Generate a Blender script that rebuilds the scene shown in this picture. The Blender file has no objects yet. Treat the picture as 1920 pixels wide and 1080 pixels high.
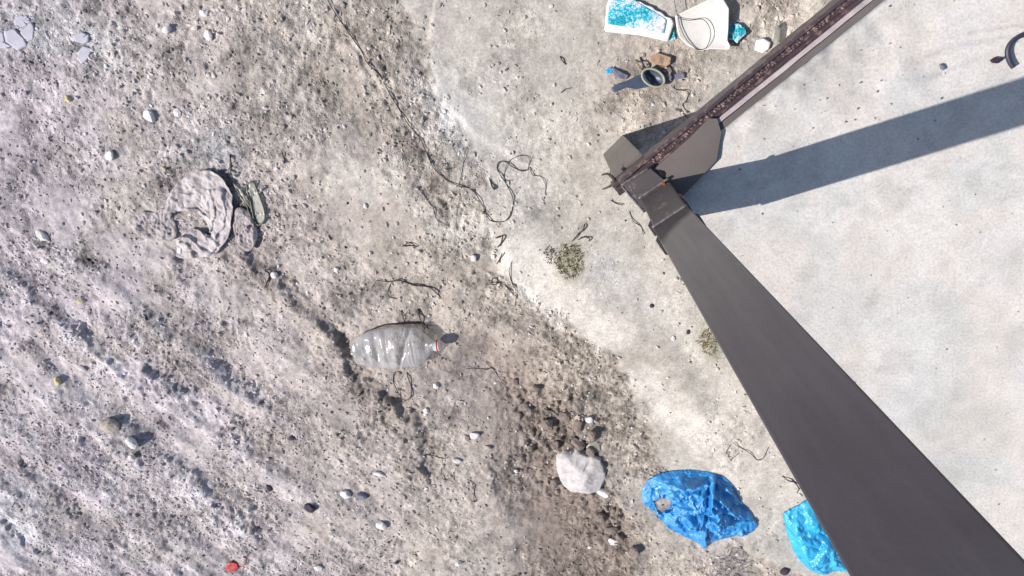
import bpy, bmesh, math, random
import numpy as np
from mathutils import Vector, Matrix

sc = bpy.context.scene
C = sc.collection
rnd = random.Random(7)

# ------------------------------------------------------------------ camera
F_PX, CAM_H = 1150.0, 2.3
d = np.array([1071 - 960, -(158 - 540), -F_PX]); d /= np.linalg.norm(d)
zc = -d
xc = np.array([1.0, 0, 0]) - zc * zc[0]; xc /= np.linalg.norm(xc)
yc = np.cross(zc, xc)
ROT = np.array([xc, yc, zc])                       # world = ROT @ camera space
cam = bpy.data.cameras.new('camera'); camo = bpy.data.objects.new('camera', cam); C.objects.link(camo)
cam.sensor_fit = 'HORIZONTAL'; cam.sensor_width = 36; cam.lens = F_PX / 1920 * 36
cam.clip_start = 0.02; cam.clip_end = 500
M4 = Matrix([[*ROT[0], 0], [*ROT[1], 0], [*ROT[2], CAM_H], [0, 0, 0, 1]])
camo.matrix_world = M4
sc.camera = camo

# ------------------------------------------------------------------ sky, sun, exposure
SUN_AZ, SUN_EL = math.radians(199.1), math.radians(42)
w = bpy.data.worlds.new('World'); sc.world = w; w.use_nodes = True
nt = w.node_tree
sky = nt.nodes.new('ShaderNodeTexSky'); sky.sky_type = 'NISHITA'; sky.sun_disc = False
S = Vector((math.cos(SUN_EL) * math.cos(SUN_AZ), math.cos(SUN_EL) * math.sin(SUN_AZ), math.sin(SUN_EL)))
sky.sun_elevation = SUN_EL; sky.sun_rotation = math.atan2(S.x, S.y) % (2 * math.pi)
bg = nt.nodes['Background']; bg.inputs['Strength'].default_value = 0.10
nt.links.new(sky.outputs[0], bg.inputs['Color'])
sl = bpy.data.lights.new('sun', 'SUN'); sl.energy = 4.6; sl.angle = math.radians(0.5); sl.color = (1.0, 0.945, 0.90)
so = bpy.data.objects.new('sun', sl); C.objects.link(so); so.rotation_euler = S.to_track_quat('Z', 'Y').to_euler(); so.location = (-3, -1, 5)
vs = sc.view_settings
vs.view_transform = 'Standard'; vs.look = 'None'; vs.gamma = 1; vs.use_curve_mapping = False; vs.exposure = 0.38

# ------------------------------------------------------------------ coordinates: survey of the place (reference point -> ground point)
def at(px, py, z=0.0):
    v = ROT @ np.array([px - 960, -(py - 540), -F_PX]); t = (z - CAM_H) / v[2]
    return np.array([v[0] * t, v[1] * t])
def uv_of(x, y, z=0.0):
    P = np.stack([x, y, np.full_like(x, z - CAM_H)])
    c = np.tensordot(ROT.T, P, 1)
    dz = np.minimum(c[2], -0.2)
    return 960 + F_PX * c[0] / -dz, 540 - F_PX * c[1] / -dz

# ------------------------------------------------------------------ numpy noise
_rng = np.random.RandomState(11)
_tab = _rng.rand(1024, 1024).astype(np.float32)
def vn(x, y, seed=0):
    x = x + seed * 37.17; y = y + seed * 91.73
    xi = np.floor(x).astype(np.int64); yi = np.floor(y).astype(np.int64)
    fx = x - xi; fy = y - yi
    fx = fx * fx * fx * (fx * (fx * 6 - 15) + 10); fy = fy * fy * fy * (fy * (fy * 6 - 15) + 10)
    a = _tab[xi & 1023, yi & 1023]; b = _tab[(xi + 1) & 1023, yi & 1023]
    c = _tab[xi & 1023, (yi + 1) & 1023]; e = _tab[(xi + 1) & 1023, (yi + 1) & 1023]
    return (a * (1 - fx) + b * fx) * (1 - fy) + (c * (1 - fx) + e * fx) * fy
def fbm(x, y, f, o=4, seed=0, g=0.5):
    s = 0; a = 1; n = 0
    ca, sa = 0.8, 0.6
    for k in range(o):
        s = s + a * (vn(x * f, y * f, seed + k) - 0.5) * 2; n += a; a *= g; f *= 2.03
        x, y = x * ca - y * sa, x * sa + y * ca
    return s / n
def ridge(x, y, f, o=3, seed=0):
    s = 0; a = 1; n = 0
    for k in range(o):
        s = s + a * (1 - np.abs(vn(x * f, y * f, seed + k) - 0.5) * 2) ** 2; n += a; a *= 0.5; f *= 2.1
        x, y = x * .8 - y * .6, x * .6 + y * .8
    return s / n
def sstep(a, b, x):
    t = np.clip((x - a) / (b - a), 0, 1); return t * t * (3 - 2 * t)
def crumple(x, y, f, seed=0):
    """polygonal crease pattern (difference of the two nearest feature distances)"""
    x = np.asarray(x) * f + seed * 13.7; y = np.asarray(y) * f + seed * 7.3
    xi = np.floor(x).astype(np.int64); yi = np.floor(y).astype(np.int64)
    d1 = np.full(x.shape, 9.0); d2 = np.full(x.shape, 9.0)
    for i in (-1, 0, 1):
        for j in (-1, 0, 1):
            cx = xi + i + _tab[(xi + i) & 1023, (yi + j) & 1023]; cy = yi + j + _tab[(yi + j + 311) & 1023, (xi + i + 77) & 1023]
            q = np.hypot(x - cx, y - cy); d2 = np.minimum(d2, np.maximum(q, d1)); d1 = np.minimum(d1, q)
    return d2 - d1
def seg_d(u, v, pts):
    """distance to a polyline and signed side (positive = right of travel in y-down coordinates)"""
    best = np.full_like(u, 1e9); side = np.zeros_like(u)
    for (x0, y0), (x1, y1) in zip(pts[:-1], pts[1:]):
        dx, dy = x1 - x0, y1 - y0; L2 = dx * dx + dy * dy
        t = np.clip(((u - x0) * dx + (v - y0) * dy) / L2, 0, 1)
        ex = u - x0 - t * dx; ey = v - y0 - t * dy
        dd = np.hypot(ex, ey); sg = np.sign(dx * ey - dy * ex)
        m = dd < best; best = np.where(m, dd, best); side = np.where(m, sg, side)
    return best, side
def blobm(u, v, cx, cy, rx, ry, ang=0):
    c, s = math.cos(math.radians(ang)), math.sin(math.radians(ang))
    a = ((u - cx) * c + (v - cy) * s) / rx; b = (-(u - cx) * s + (v - cy) * c) / ry
    return np.exp(-(a * a + b * b))

# ------------------------------------------------------------------ materials
def mat(name, base, rough=0.8, metal=0.0, spec=0.4, noise=None, bump=None, attr=None, coat=0, transl=0, alpha=None, trans_col=None):
    """noise=(scale, amount, [tint]) base colour mottling; bump=(scale, strength, distance)"""
    m = bpy.data.materials.new(name); m.use_nodes = True
    n = m.node_tree.nodes; l = m.node_tree.links
    p = n['Principled BSDF']; out = n['Material Output']
    p.inputs['Roughness'].default_value = rough; p.inputs['Metallic'].default_value = metal
    p.inputs['Specular IOR Level'].default_value = spec
    p.inputs['Coat Weight'].default_value = coat
    tc = n.new('ShaderNodeTexCoord')
    if attr:
        a = n.new('ShaderNodeAttribute'); a.attribute_name = attr; col = a.outputs['Color']
    else:
        r = n.new('ShaderNodeRGB'); r.outputs[0].default_value = (*base, 1); col = r.outputs[0]
    if noise:
        t = n.new('ShaderNodeTexNoise'); t.inputs['Scale'].default_value = noise[0]; t.inputs['Detail'].default_value = 6
        t.inputs['Roughness'].default_value = 0.65
        l.new(tc.outputs['Object'], t.inputs['Vector'])
        rp = n.new('ShaderNodeValToRGB'); rp.color_ramp.elements[0].position = 0.3; rp.color_ramp.elements[1].position = 0.7
        tint = noise[2] if len(noise) > 2 else (1 - noise[1],) * 3
        rp.color_ramp.elements[0].color = (*tint, 1)
        hi = 1 + noise[1] * 0.5 if len(noise) < 3 else 1
        rp.color_ramp.elements[1].color = (hi, hi, hi, 1)
        l.new(t.outputs['Fac'], rp.inputs['Fac'])
        mx = n.new('ShaderNodeMix'); mx.data_type = 'RGBA'; mx.blend_type = 'MULTIPLY'; mx.inputs['Factor'].default_value = 1
        l.new(col, mx.inputs['A']); l.new(rp.outputs['Color'], mx.inputs['B']); col = mx.outputs['Result']
    l.new(col, p.inputs['Base Color'])
    if bump:
        t = n.new('ShaderNodeTexNoise'); t.inputs['Scale'].default_value = bump[0]; t.inputs['Detail'].default_value = 5
        t.inputs['Roughness'].default_value = 0.6
        l.new(tc.outputs['Object'], t.inputs['Vector'])
        b = n.new('ShaderNodeBump'); b.inputs['Strength'].default_value = bump[1]; b.inputs['Distance'].default_value = bump[2]
        l.new(t.outputs['Fac'], b.inputs['Height']); l.new(b.outputs['Normal'], p.inputs['Normal'])
        if name == 'soil': l.new(a.outputs['Alpha'], b.inputs['Strength'])     # loose soil is coarser than the trodden crust
    sh = p.outputs[0]
    if transl:
        tr = n.new('ShaderNodeBsdfTranslucent'); l.new(col, tr.inputs['Color'])
        ms = n.new('ShaderNodeMixShader'); ms.inputs[0].default_value = transl
        l.new(sh, ms.inputs[1]); l.new(tr.outputs[0], ms.inputs[2]); sh = ms.outputs[0]
    if alpha is not None:
        tp = n.new('ShaderNodeBsdfTransparent'); tp.inputs[0].default_value = (*(trans_col or (1, 1, 1)), 1)
        ms = n.new('ShaderNodeMixShader'); ms.inputs[0].default_value = alpha
        l.new(tp.outputs[0], ms.inputs[1]); l.new(sh, ms.inputs[2]); sh = ms.outputs[0]
    l.new(sh, out.inputs['Surface'])
    return m

M = {}
M['soil'] = mat('soil', (.3, .27, .25), 0.95, spec=0.15, attr='soil', noise=(120, 0.30), bump=(170, 1.0, 0.009))
M['gravel'] = mat('gravel', (.3, .27, .25), 0.9, spec=0.2, attr='soil', noise=(120, 0.25), bump=(300, 0.5, 0.002))
M['stone'] = mat('stone', (.53, .495, .48), 0.9, spec=0.2, noise=(28, 0.35), bump=(90, 0.6, 0.006))
M['stone_white'] = mat('stone_white', (.68, .64, .62), 0.85, spec=0.25, noise=(60, 0.25), bump=(150, 0.5, 0.003))
M['stone_tan'] = mat('stone_tan', (.42, .36, .31), 0.9, spec=0.2, noise=(50, 0.35), bump=(130, 0.6, 0.004))
M['stone_yellow'] = mat('stone_yellow', (.58, .52, .27), 0.9, spec=0.2, noise=(60, 0.3), bump=(150, 0.5, 0.003))
M['stone_slate'] = mat('stone_slate', (.17, .165, .22), 0.8, spec=0.3, noise=(60, 0.3), bump=(150, 0.4, 0.003))
M['stone_dark'] = mat('stone_dark', (.05, .042, .055), 0.8, spec=0.3, noise=(60, 0.3), bump=(150, 0.5, 0.003))
M['clod'] = mat('clod', (.25, .205, .18), 0.97, spec=0.1, noise=(45, 0.45), bump=(110, 0.9, 0.008))
M['flake'] = mat('flake', (.44, .43, .48), 0.9, spec=0.2, noise=(14, 0.15), bump=(80, 0.3, 0.002))
M['wire'] = mat('wire', (.045, .035, .038), 0.6, spec=0.3)
M['twig'] = mat('twig', (.075, .058, .048), 0.85, spec=0.2, noise=(90, 0.4), bump=(200, 0.4, 0.002))
M['straw'] = mat('straw', (.22, .19, .11), 0.85, spec=0.2, noise=(60, 0.4))
M['weed'] = mat('weed', (.15, .135, .07), 0.85, spec=0.2, noise=(60, 0.5))
M['cloth'] = mat('cloth', (.66, .61, .615), 0.6, spec=0.35, noise=(22, 0.3, (.62, .57, .53)), bump=(110, 0.8, 0.005), transl=.2)
M['mud_rag'] = mat('mud_rag', (.50, .455, .455), 0.8, spec=0.2, noise=(30, 0.5, (.42, .38, .35)), bump=(120, .9, .006))
M['clear_green'] = mat('clear_green', (.40, .40, .345), 0.35, spec=0.5, noise=(40, 0.25), bump=(60, 0.3, 0.003), alpha=.6)
M['green_rim'] = mat('green_rim', (.13, .13, .09), 0.5, spec=0.4)
M['blue_bag'] = mat('blue_bag', (.06, .46, .86), 0.27, spec=1.0, noise=(30, 0.5, (.25, .5, .75)), bump=(60, 0.9, 0.009), coat=.5, transl=0.16, alpha=.86, trans_col=(.35, .68, .95))
M['cyan_bag'] = mat('cyan_bag', (.07, .60, .90), 0.22, spec=0.8, noise=(26, 0.4, (.5, .68, .86)), bump=(45, 0.8, 0.010), transl=0.28)
M['pet'] = mat('pet', (.70, .69, .70), 0.16, spec=0.6, noise=(16, 0.25), bump=(24, 0.22, 0.010), alpha=0.32, trans_col=(.86, .85, .84))
M['pet_neck'] = mat('pet_neck', (.36, .55, .50), 0.3, spec=0.5)
M['cap_white'] = mat('cap_white', (.75, .74, .74), 0.4, spec=0.5)
M['red'] = mat('red', (.42, .02, .025), 0.45, spec=0.5, noise=(80, 0.35))
M['sheet'] = mat('sheet', (.72, .69, .645), 0.75, spec=0.3, noise=(12, 0.14), bump=(40, 0.2, 0.004))
M['paper'] = mat('paper', (.80, .80, .80), 0.7, spec=0.3, noise=(30, 0.1))
M['slate_plastic'] = mat('slate_plastic', (.055, .075, .115), 0.42, spec=0.5, noise=(45, 0.3), bump=(120, 0.2, 0.002))
M['khaki'] = mat('khaki', (.30, .30, .22), 0.6, spec=0.4)
M['orange_rag'] = mat('orange_rag', (.40, .27, .19), 0.9, spec=0.15, noise=(60, 0.4), bump=(120, 0.6, 0.004))
M['fibre'] = mat('fibre', (.24, .23, .245), 0.8, spec=0.2, noise=(80, 0.4))
M['cable'] = mat('cable', (.03, .028, .05), 0.5, spec=0.5)
M['leaf'] = mat('leaf', (.035, .022, .035), 0.7, spec=0.3, noise=(60, 0.3))
M['pink'] = mat('pink', (.50, .25, .27), 0.6, spec=0.3, noise=(80, 0.3))
M['rust_bit'] = mat('rust_bit', (.26, .085, .035), 0.9, spec=0.1, noise=(120, 0.5))
M['weld'] = mat('weld', (.15, .135, .14), 0.55, metal=0.4, bump=(120, 0.6, 0.004))
M['dark_steel'] = mat('dark_steel', (.022, .018, .02), 0.6, spec=0.3, noise=(40, 0.4))
M['kerb'] = mat('kerb', (.44, .37, .37), 0.85, spec=0.2, noise=(22, 0.3), bump=(100, 0.3, 0.003))
M['plinth'] = mat('plinth', (.32, .30, .28), 0.95, spec=0.1, noise=(8, 0.3), bump=(60, 0.5, 0.006))

def print_mat():
    m = bpy.data.materials.new('teal_print'); m.use_nodes = True
    n = m.node_tree.nodes; l = m.node_tree.links; p = n['Principled BSDF']
    p.inputs['Roughness'].default_value = 0.55
    tc = n.new('ShaderNodeTexCoord')
    v = n.new('ShaderNodeTexNoise'); v.inputs['Scale'].default_value = 150; v.inputs['Detail'].default_value = 4; v.inputs['Roughness'].default_value = .7
    l.new(tc.outputs['Object'], v.inputs['Vector'])
    r = n.new('ShaderNodeValToRGB'); e = r.color_ramp.elements
    e[0].position = .34; e[0].color = (.0, .20, .27, 1)
    e[1].position = .70; e[1].color = (.80, .80, .84, 1)
    for pos, c in ((.44, (.005, .36, .47)), (.51, (.03, .46, .56)), (.545, (.38, .60, .68)), (.60, (.62, .52, .62))):
        x = e.new(pos); x.color = (*c, 1)
    v2 = n.new('ShaderNodeTexNoise'); v2.inputs['Scale'].default_value = 17; v2.inputs['Detail'].default_value = 3; l.new(tc.outputs['Object'], v2.inputs['Vector'])
    ma = n.new('ShaderNodeMath'); ma.operation = 'MULTIPLY_ADD'; l.new(v2.outputs['Fac'], ma.inputs[0]); ma.inputs[1].default_value = .75; ma.inputs[2].default_value = -.375
    mb = n.new('ShaderNodeMath'); mb.operation = 'ADD'; l.new(v.outputs['Fac'], mb.inputs[0]); l.new(ma.outputs[0], mb.inputs[1])
    l.new(mb.outputs[0], r.inputs['Fac']); l.new(r.outputs['Color'], p.inputs['Base Color'])
    return m
M['print'] = print_mat()

def steel_mat(name, base, rust, rust_amt, shade_and_rubs=False):
    """painted steel with rust spots; shade_and_rubs: cast shadow and brighter foot painted in, rub marks along the tube"""
    m = bpy.data.materials.new(name); m.use_nodes = True
    n = m.node_tree.nodes; l = m.node_tree.links; p = n['Principled BSDF']
    p.inputs['Roughness'].default_value = 0.42; p.inputs['Specular IOR Level'].default_value = 0.4
    tc = n.new('ShaderNodeTexCoord')
    t = n.new('ShaderNodeTexNoise'); t.inputs['Scale'].default_value = 7; t.inputs['Detail'].default_value = 5
    l.new(tc.outputs['Object'], t.inputs['Vector'])
    r = n.new('ShaderNodeValToRGB'); r.color_ramp.elements[0].position = .35; r.color_ramp.elements[1].position = .68
    r.color_ramp.elements[0].color = (*[c * .86 for c in base], 1); r.color_ramp.elements[1].color = (*[c * 1.1 for c in base], 1)
    l.new(t.outputs['Fac'], r.inputs['Fac']); col = r.outputs['Color']
    t2 = n.new('ShaderNodeTexNoise'); t2.inputs['Scale'].default_value = 45; t2.inputs['Detail'].default_value = 7; t2.inputs['Roughness'].default_value = .7
    l.new(tc.outputs['Object'], t2.inputs['Vector'])
    r2 = n.new('ShaderNodeValToRGB'); r2.color_ramp.elements[0].position = 1 - rust_amt; r2.color_ramp.elements[1].position = min(1, 1.06 - rust_amt)
    l.new(t2.outputs['Fac'], r2.inputs['Fac'])
    mx = n.new('ShaderNodeMix'); mx.data_type = 'RGBA'; l.new(r2.outputs['Color'], mx.inputs['Factor']); l.new(col, mx.inputs['A'])
    mx.inputs['B'].default_value = (*rust, 1); col = mx.outputs['Result']
    if shade_and_rubs:
        sp0 = n.new('ShaderNodeSeparateXYZ'); l.new(tc.outputs['Object'], sp0.inputs[0])
        t4 = n.new('ShaderNodeTexNoise'); t4.inputs['Scale'].default_value = 5; t4.inputs['Detail'].default_value = 6; l.new(tc.outputs['Object'], t4.inputs['Vector'])
        a4 = n.new('ShaderNodeMath'); a4.operation = 'MULTIPLY_ADD'; l.new(t4.outputs['Fac'], a4.inputs[0]); a4.inputs[1].default_value = .5; l.new(sp0.outputs['Z'], a4.inputs[2])
        m4 = n.new('ShaderNodeMapRange'); m4.inputs['From Min'].default_value = .25; m4.inputs['From Max'].default_value = 1.25; m4.inputs['To Min'].default_value = .62; m4.inputs['To Max'].default_value = 0
        l.new(a4.outputs[0], m4.inputs['Value'])
        mx = n.new('ShaderNodeMix'); mx.data_type = 'RGBA'; l.new(m4.outputs[0], mx.inputs['Factor']); l.new(col, mx.inputs['A'])
        mx.inputs['B'].default_value = (.25, .232, .215, 1); col = mx.outputs['Result']     # brighter light near the foot of the post, painted in as a paler colour
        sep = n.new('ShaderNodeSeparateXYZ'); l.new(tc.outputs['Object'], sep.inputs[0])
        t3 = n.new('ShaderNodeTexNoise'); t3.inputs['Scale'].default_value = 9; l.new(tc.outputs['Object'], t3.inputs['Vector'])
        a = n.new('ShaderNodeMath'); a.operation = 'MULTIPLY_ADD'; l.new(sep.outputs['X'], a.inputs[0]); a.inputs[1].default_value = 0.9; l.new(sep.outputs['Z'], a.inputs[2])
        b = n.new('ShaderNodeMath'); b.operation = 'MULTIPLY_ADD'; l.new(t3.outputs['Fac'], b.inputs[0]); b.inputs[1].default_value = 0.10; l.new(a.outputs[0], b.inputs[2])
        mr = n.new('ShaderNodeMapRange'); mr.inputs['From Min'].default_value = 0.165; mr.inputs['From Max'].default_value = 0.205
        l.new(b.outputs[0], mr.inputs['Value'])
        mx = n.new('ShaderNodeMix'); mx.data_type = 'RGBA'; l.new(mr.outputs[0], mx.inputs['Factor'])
        mx.inputs['A'].default_value = (.028, .026, .032, 1); l.new(col, mx.inputs['B']); col = mx.outputs['Result']  # diagonal cast shadow at the foot of the tube, painted dark
    if shade_and_rubs:
        mp = n.new('ShaderNodeMapping'); mp.inputs['Scale'].default_value = (70, 70, 2.5); l.new(tc.outputs['Object'], mp.inputs['Vector'])
        t5 = n.new('ShaderNodeTexNoise'); t5.inputs['Scale'].default_value = 1; t5.inputs['Detail'].default_value = 5; l.new(mp.outputs[0], t5.inputs['Vector'])
        r5 = n.new('ShaderNodeValToRGB'); r5.color_ramp.elements[0].position = .3; r5.color_ramp.elements[1].position = .72
        r5.color_ramp.elements[0].color = (.86, .86, .86, 1); r5.color_ramp.elements[1].color = (1.12, 1.11, 1.1, 1); l.new(t5.outputs['Fac'], r5.inputs['Fac'])
        mx = n.new('ShaderNodeMix'); mx.data_type = 'RGBA'; mx.blend_type = 'MULTIPLY'; mx.inputs['Factor'].default_value = 1
        l.new(col, mx.inputs['A']); l.new(r5.outputs['Color'], mx.inputs['B']); col = mx.outputs['Result']       # rub marks along the tube
    l.new(col, p.inputs['Base Color'])
    bp = n.new('ShaderNodeBump'); bp.inputs['Strength'].default_value = .35; bp.inputs['Distance'].default_value = .002
    l.new(t2.outputs['Fac'], bp.inputs['Height']); l.new(bp.outputs['Normal'], p.inputs['Normal'])
    return m
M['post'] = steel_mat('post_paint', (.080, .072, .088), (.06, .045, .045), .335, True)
M['post_low'] = steel_mat('post_weathered', (.075, .066, .066), (.17, .13, .11), .42)
M['plate'] = steel_mat('plate_paint', (.135, .115, .105), (.10, .065, .05), .33)
M['rail'] = steel_mat('rail_rust', (.060, .042, .048), (.17, .11, .105), .47)

def slab_mat():
    m = bpy.data.materials.new('concrete'); m.use_nodes = True
    n = m.node_tree.nodes; l = m.node_tree.links; p = n['Principled BSDF']
    p.inputs['Roughness'].default_value = 0.9; p.inputs['Specular IOR Level'].default_value = 0.2
    tc = n.new('ShaderNodeTexCoord'); a = n.new('ShaderNodeAttribute'); a.attribute_name = 'soil'
    t = n.new('ShaderNodeTexNoise'); t.inputs['Scale'].default_value = 140; t.inputs['Detail'].default_value = 5; t.inputs['Roughness'].default_value = .7
    l.new(tc.outputs['Object'], t.inputs['Vector'])
    r = n.new('ShaderNodeValToRGB'); r.color_ramp.elements[0].position = .25; r.color_ramp.elements[1].position = .6
    r.color_ramp.elements[0].color = (.72, .72, .72, 1); r.color_ramp.elements[1].color = (1.03, 1.03, 1.03, 1)
    l.new(t.outputs['Fac'], r.inputs['Fac'])
    mx = n.new('ShaderNodeMix'); mx.data_type = 'RGBA'; mx.blend_type = 'MULTIPLY'; mx.inputs['Factor'].default_value = 1
    l.new(a.outputs['Color'], mx.inputs['A']); l.new(r.outputs['Color'], mx.inputs['B']); l.new(mx.outputs['Result'], p.inputs['Base Color'])
    b = n.new('ShaderNodeBump'); b.inputs['Strength'].default_value = .35; b.inputs['Distance'].default_value = .003
    l.new(t.outputs['Fac'], b.inputs['Height']); l.new(b.outputs['Normal'], p.inputs['Normal'])
    return m
M['concrete'] = slab_mat()

# ------------------------------------------------------------------ mesh helpers
def mesh_np(name, V, Q, material, colors=None, smooth=True, alpha=None):
    """big quad/tri mesh from arrays"""
    V = np.asarray(V, np.float32); Q = np.asarray(Q, np.int32); k = Q.shape[1]
    me = bpy.data.meshes.new(name)
    me.vertices.add(len(V)); me.vertices.foreach_set('co', V.ravel())
    me.loops.add(Q.size); me.loops.foreach_set('vertex_index', Q.ravel())
    me.polygons.add(len(Q)); me.polygons.foreach_set('loop_start', np.arange(0, Q.size, k, dtype=np.int32))
    me.polygons.foreach_set('loop_total', np.full(len(Q), k, np.int32))
    me.polygons.foreach_set('use_smooth', np.full(len(Q), smooth, bool))
    me.update(calc_edges=True); me.validate()
    if colors is not None:
        at_ = me.color_attributes.new('soil', 'FLOAT_COLOR', 'POINT')
        at_.data.foreach_set('color', np.concatenate([colors, np.ones((len(colors), 1)) if alpha is None else alpha.reshape(-1, 1)], 1).astype(np.float32).ravel())
    me.materials.append(material)
    o = bpy.data.objects.new(name, me); C.objects.link(o)
    return o
def obj(name, V, Fc, material, parent=None, smooth=True, bevel=0, origin=None):
    V = [tuple(map(float, v)) for v in V]
    if origin is not None: V = [(a - origin[0], b - origin[1], c - origin[2]) for a, b, c in V]
    me = bpy.data.meshes.new(name); me.from_pydata(V, [], [tuple(int(i) for i in f) for f in Fc]); me.update()
    bm = bmesh.new(); bm.from_mesh(me)
    bmesh.ops.recalc_face_normals(bm, faces=bm.faces)
    if bevel: bmesh.ops.bevel(bm, geom=[e for e in bm.edges if len(e.link_faces) == 2 and e.calc_face_angle() > 0.6], offset=bevel, segments=2, affect='EDGES', profile=.6)
    bm.to_mesh(me); bm.free()
    for p in me.polygons: p.use_smooth = smooth
    me.materials.append(material)
    o = bpy.data.objects.new(name, me); C.objects.link(o)
    if origin is not None: o.location = origin
    if parent: o.parent = parent
    return o
def tag(o, label=None, cat=None, group=None, kind=None):
    if label: o['label'] = label
    if cat: o['category'] = cat
    if group: o['group'] = group
    if kind: o['kind'] = kind
    return o
def thing(name, label, cat, loc, group=None):
    o = bpy.data.objects.new(name, None); C.objects.link(o); o.location = loc; o.empty_display_size = .05
    return tag(o, label, cat, group)
def child(o, parent):
    """parent keeping the world place (things are only translated)"""
    o.parent = parent; o.location = o.location - parent.location; return o
def tube(pts, r, n=6, taper=None):
    pts = [np.array(p, float) for p in pts]; V = []; Fc = []
    up = np.array([0, 0, 1.0])
    for i, p in enumerate(pts):
        t = pts[min(i + 1, len(pts) - 1)] - pts[max(i - 1, 0)]; t = t / (np.linalg.norm(t) + 1e-9)
        a = np.cross(t, up); la = np.linalg.norm(a)
        a = a / la if la > 1e-3 else np.array([1.0, 0, 0]); b = np.cross(a, t)
        rr = r * (taper(i / (len(pts) - 1)) if taper else 1)
        for k in range(n):
            q = 2 * math.pi * k / n; V.append(p + rr * (math.cos(q) * a + math.sin(q) * b))
    for i in range(len(pts) - 1):
        for k in range(n):
            j = (k + 1) % n; Fc.append((i * n + k, i * n + j, (i + 1) * n + j, (i + 1) * n + k))
    Fc.append(tuple(range(n - 1, -1, -1))); Fc.append(tuple((len(pts) - 1) * n + k for k in range(n)))
    return V, Fc
def spline(pts, m=6, closed=False):
    P = [np.array(p, float) for p in pts]; N = len(P); out = []
    rng = range(N) if closed else range(N - 1)
    for i in rng:
        if closed: a, b, c, e = P[i - 1], P[i], P[(i + 1) % N], P[(i + 2) % N]
        else: a, b, c, e = P[max(i - 1, 0)], P[i], P[i + 1], P[min(i + 2, N - 1)]
        for k in range(m):
            t = k / m
            out.append(.5 * ((2 * b) + (c - a) * t + (2 * a - 5 * b + 4 * c - e) * t * t + (3 * b - a - 3 * c + e) * t ** 3))
    if not closed: out.append(P[-1])
    return out
def resample(poly, n):
    P = np.array(list(poly) + [poly[0]]); L = np.r_[0, np.cumsum(np.hypot(*np.diff(P, axis=0).T))]
    s = np.linspace(0, L[-1], n, endpoint=False)
    return np.stack([np.interp(s, L, P[:, 0]), np.interp(s, L, P[:, 1])], 1)
def inside(x, y, poly):
    r = np.zeros(np.shape(x), bool); n = len(poly); j = n - 1
    for i in range(n):
        xi, yi = poly[i]; xj, yj = poly[j]
        c = ((yi > y) != (yj > y)) & (x < (xj - xi) * (y - yi) / (yj - yi + 1e-12) + xi); r ^= c; j = i
    return r
def radial(outline, centre, rings, top, under=None):
    """closed star-shaped skin: outline Nx2, top(x, y, s) gives the upper skin, under the lower one"""
    N = len(outline); V = []; S_ = []
    c = np.array(centre)
    ss = np.r_[0, np.linspace(0, 1, rings + 1)[1:]]
    X = [c[None]] + [c + s * (outline - c) for s in ss[1:]]
    A = np.concatenate(X); sv = np.concatenate([[0]] + [np.full(N, s) for s in ss[1:]])
    zt = top(A[:, 0], A[:, 1], sv)
    zb = under(A[:, 0], A[:, 1], sv) if under else np.full(len(A), -0.004)
    zb = np.minimum(zb, zt - 0.0012)
    T = np.c_[A, zt]; B = np.c_[A, zb]; off = len(A); V = np.concatenate([T, B]); Fc = []
    def idx(k, i): return 0 if k == 0 else 1 + (k - 1) * N + i % N
    for i in range(N):
        Fc.append((0, idx(1, i), idx(1, i + 1))); Fc.append((off, off + idx(1, i + 1), off + idx(1, i)))
        for k in range(1, rings):
            Fc.append((idx(k, i), idx(k + 1, i), idx(k + 1, i + 1), idx(k, i + 1)))
            Fc.append((off + idx(k, i), off + idx(k, i + 1), off + idx(k + 1, i + 1), off + idx(k + 1, i)))
        Fc.append((idx(rings, i), off + idx(rings, i), off + idx(rings, i + 1), idx(rings, i + 1)))
    return V, Fc

# ------------------------------------------------------------------ GROUND (dirt with ruts, scarps, clods)
def axis(lo, hi, a, b, step):
    core = np.arange(a, b + step / 2, step)
    st_ = np.cumsum(step * 1.06 ** np.arange(1, 108)); st_ = st_[st_ < 44]
    left = a - st_[::-1]; right = b + st_
    return np.r_[left, core, right]
gx = axis(-45, 45, -3.0, 2.2, 0.0050); gy = axis(-45, 45, -2.6, 0.48, 0.0050)
X, Y = np.meshgrid(gx, gy, indexing='ij')
U, Vv = uv_of(X, Y)
far = np.maximum(np.maximum(-3.2 - X, X - 2.4), np.maximum(-2.8 - Y, Y - 0.6))
core_m = 1 - sstep(0, .8, far)
U = np.clip(U, -900, 2900); Vv = np.clip(Vv, -500, 1900)
wu = U + 26 * fbm(X, Y, 4, 3, 5); wv = Vv + 26 * fbm(X, Y, 4, 3, 9)
# boundary between loose stony dirt (left) and the hard cement-dusted surface (right)
bound = np.interp(wv, [-200, 0, 120, 220, 310, 420, 520, 620, 720, 860, 960, 1100, 1400], [720, 760, 800, 860, 900, 905, 960, 1080, 1180, 1230, 1330, 1500, 1800])
hard = sstep(-16, 22, wu + 22 * fbm(X, Y, 16, 3, 6) - bound)
edge_pile = blobm(U, Vv, 1240, 150, 110, 95) + blobm(U, Vv, 1420, 20, 90, 70) + .8 * blobm(U, Vv, 1200, 225, 80, 40)
hard = np.clip(hard - np.clip(edge_pile * 1.4, 0, 1), 0, 1)
patch = fbm(X, Y, 3.2, 4, 21)
smoothp = sstep(.1, .4, fbm(X, Y, 5.5, 3, 31)) * .6                     # trodden patches in the stony dirt
smoothp = np.maximum(smoothp, np.clip(1.2 * blobm(wu, wv, 700, 380, 130, 60, 20) + blobm(wu, wv, 850, 640, 90, 80) * .8 + blobm(wu, wv, 920, 900, 60, 150, -12) * .8, 0, 1) * .8)
rough = (1 - hard) * (1 - smoothp) * (.72 + .28 * np.clip(patch * 2, -1, 1))
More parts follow.
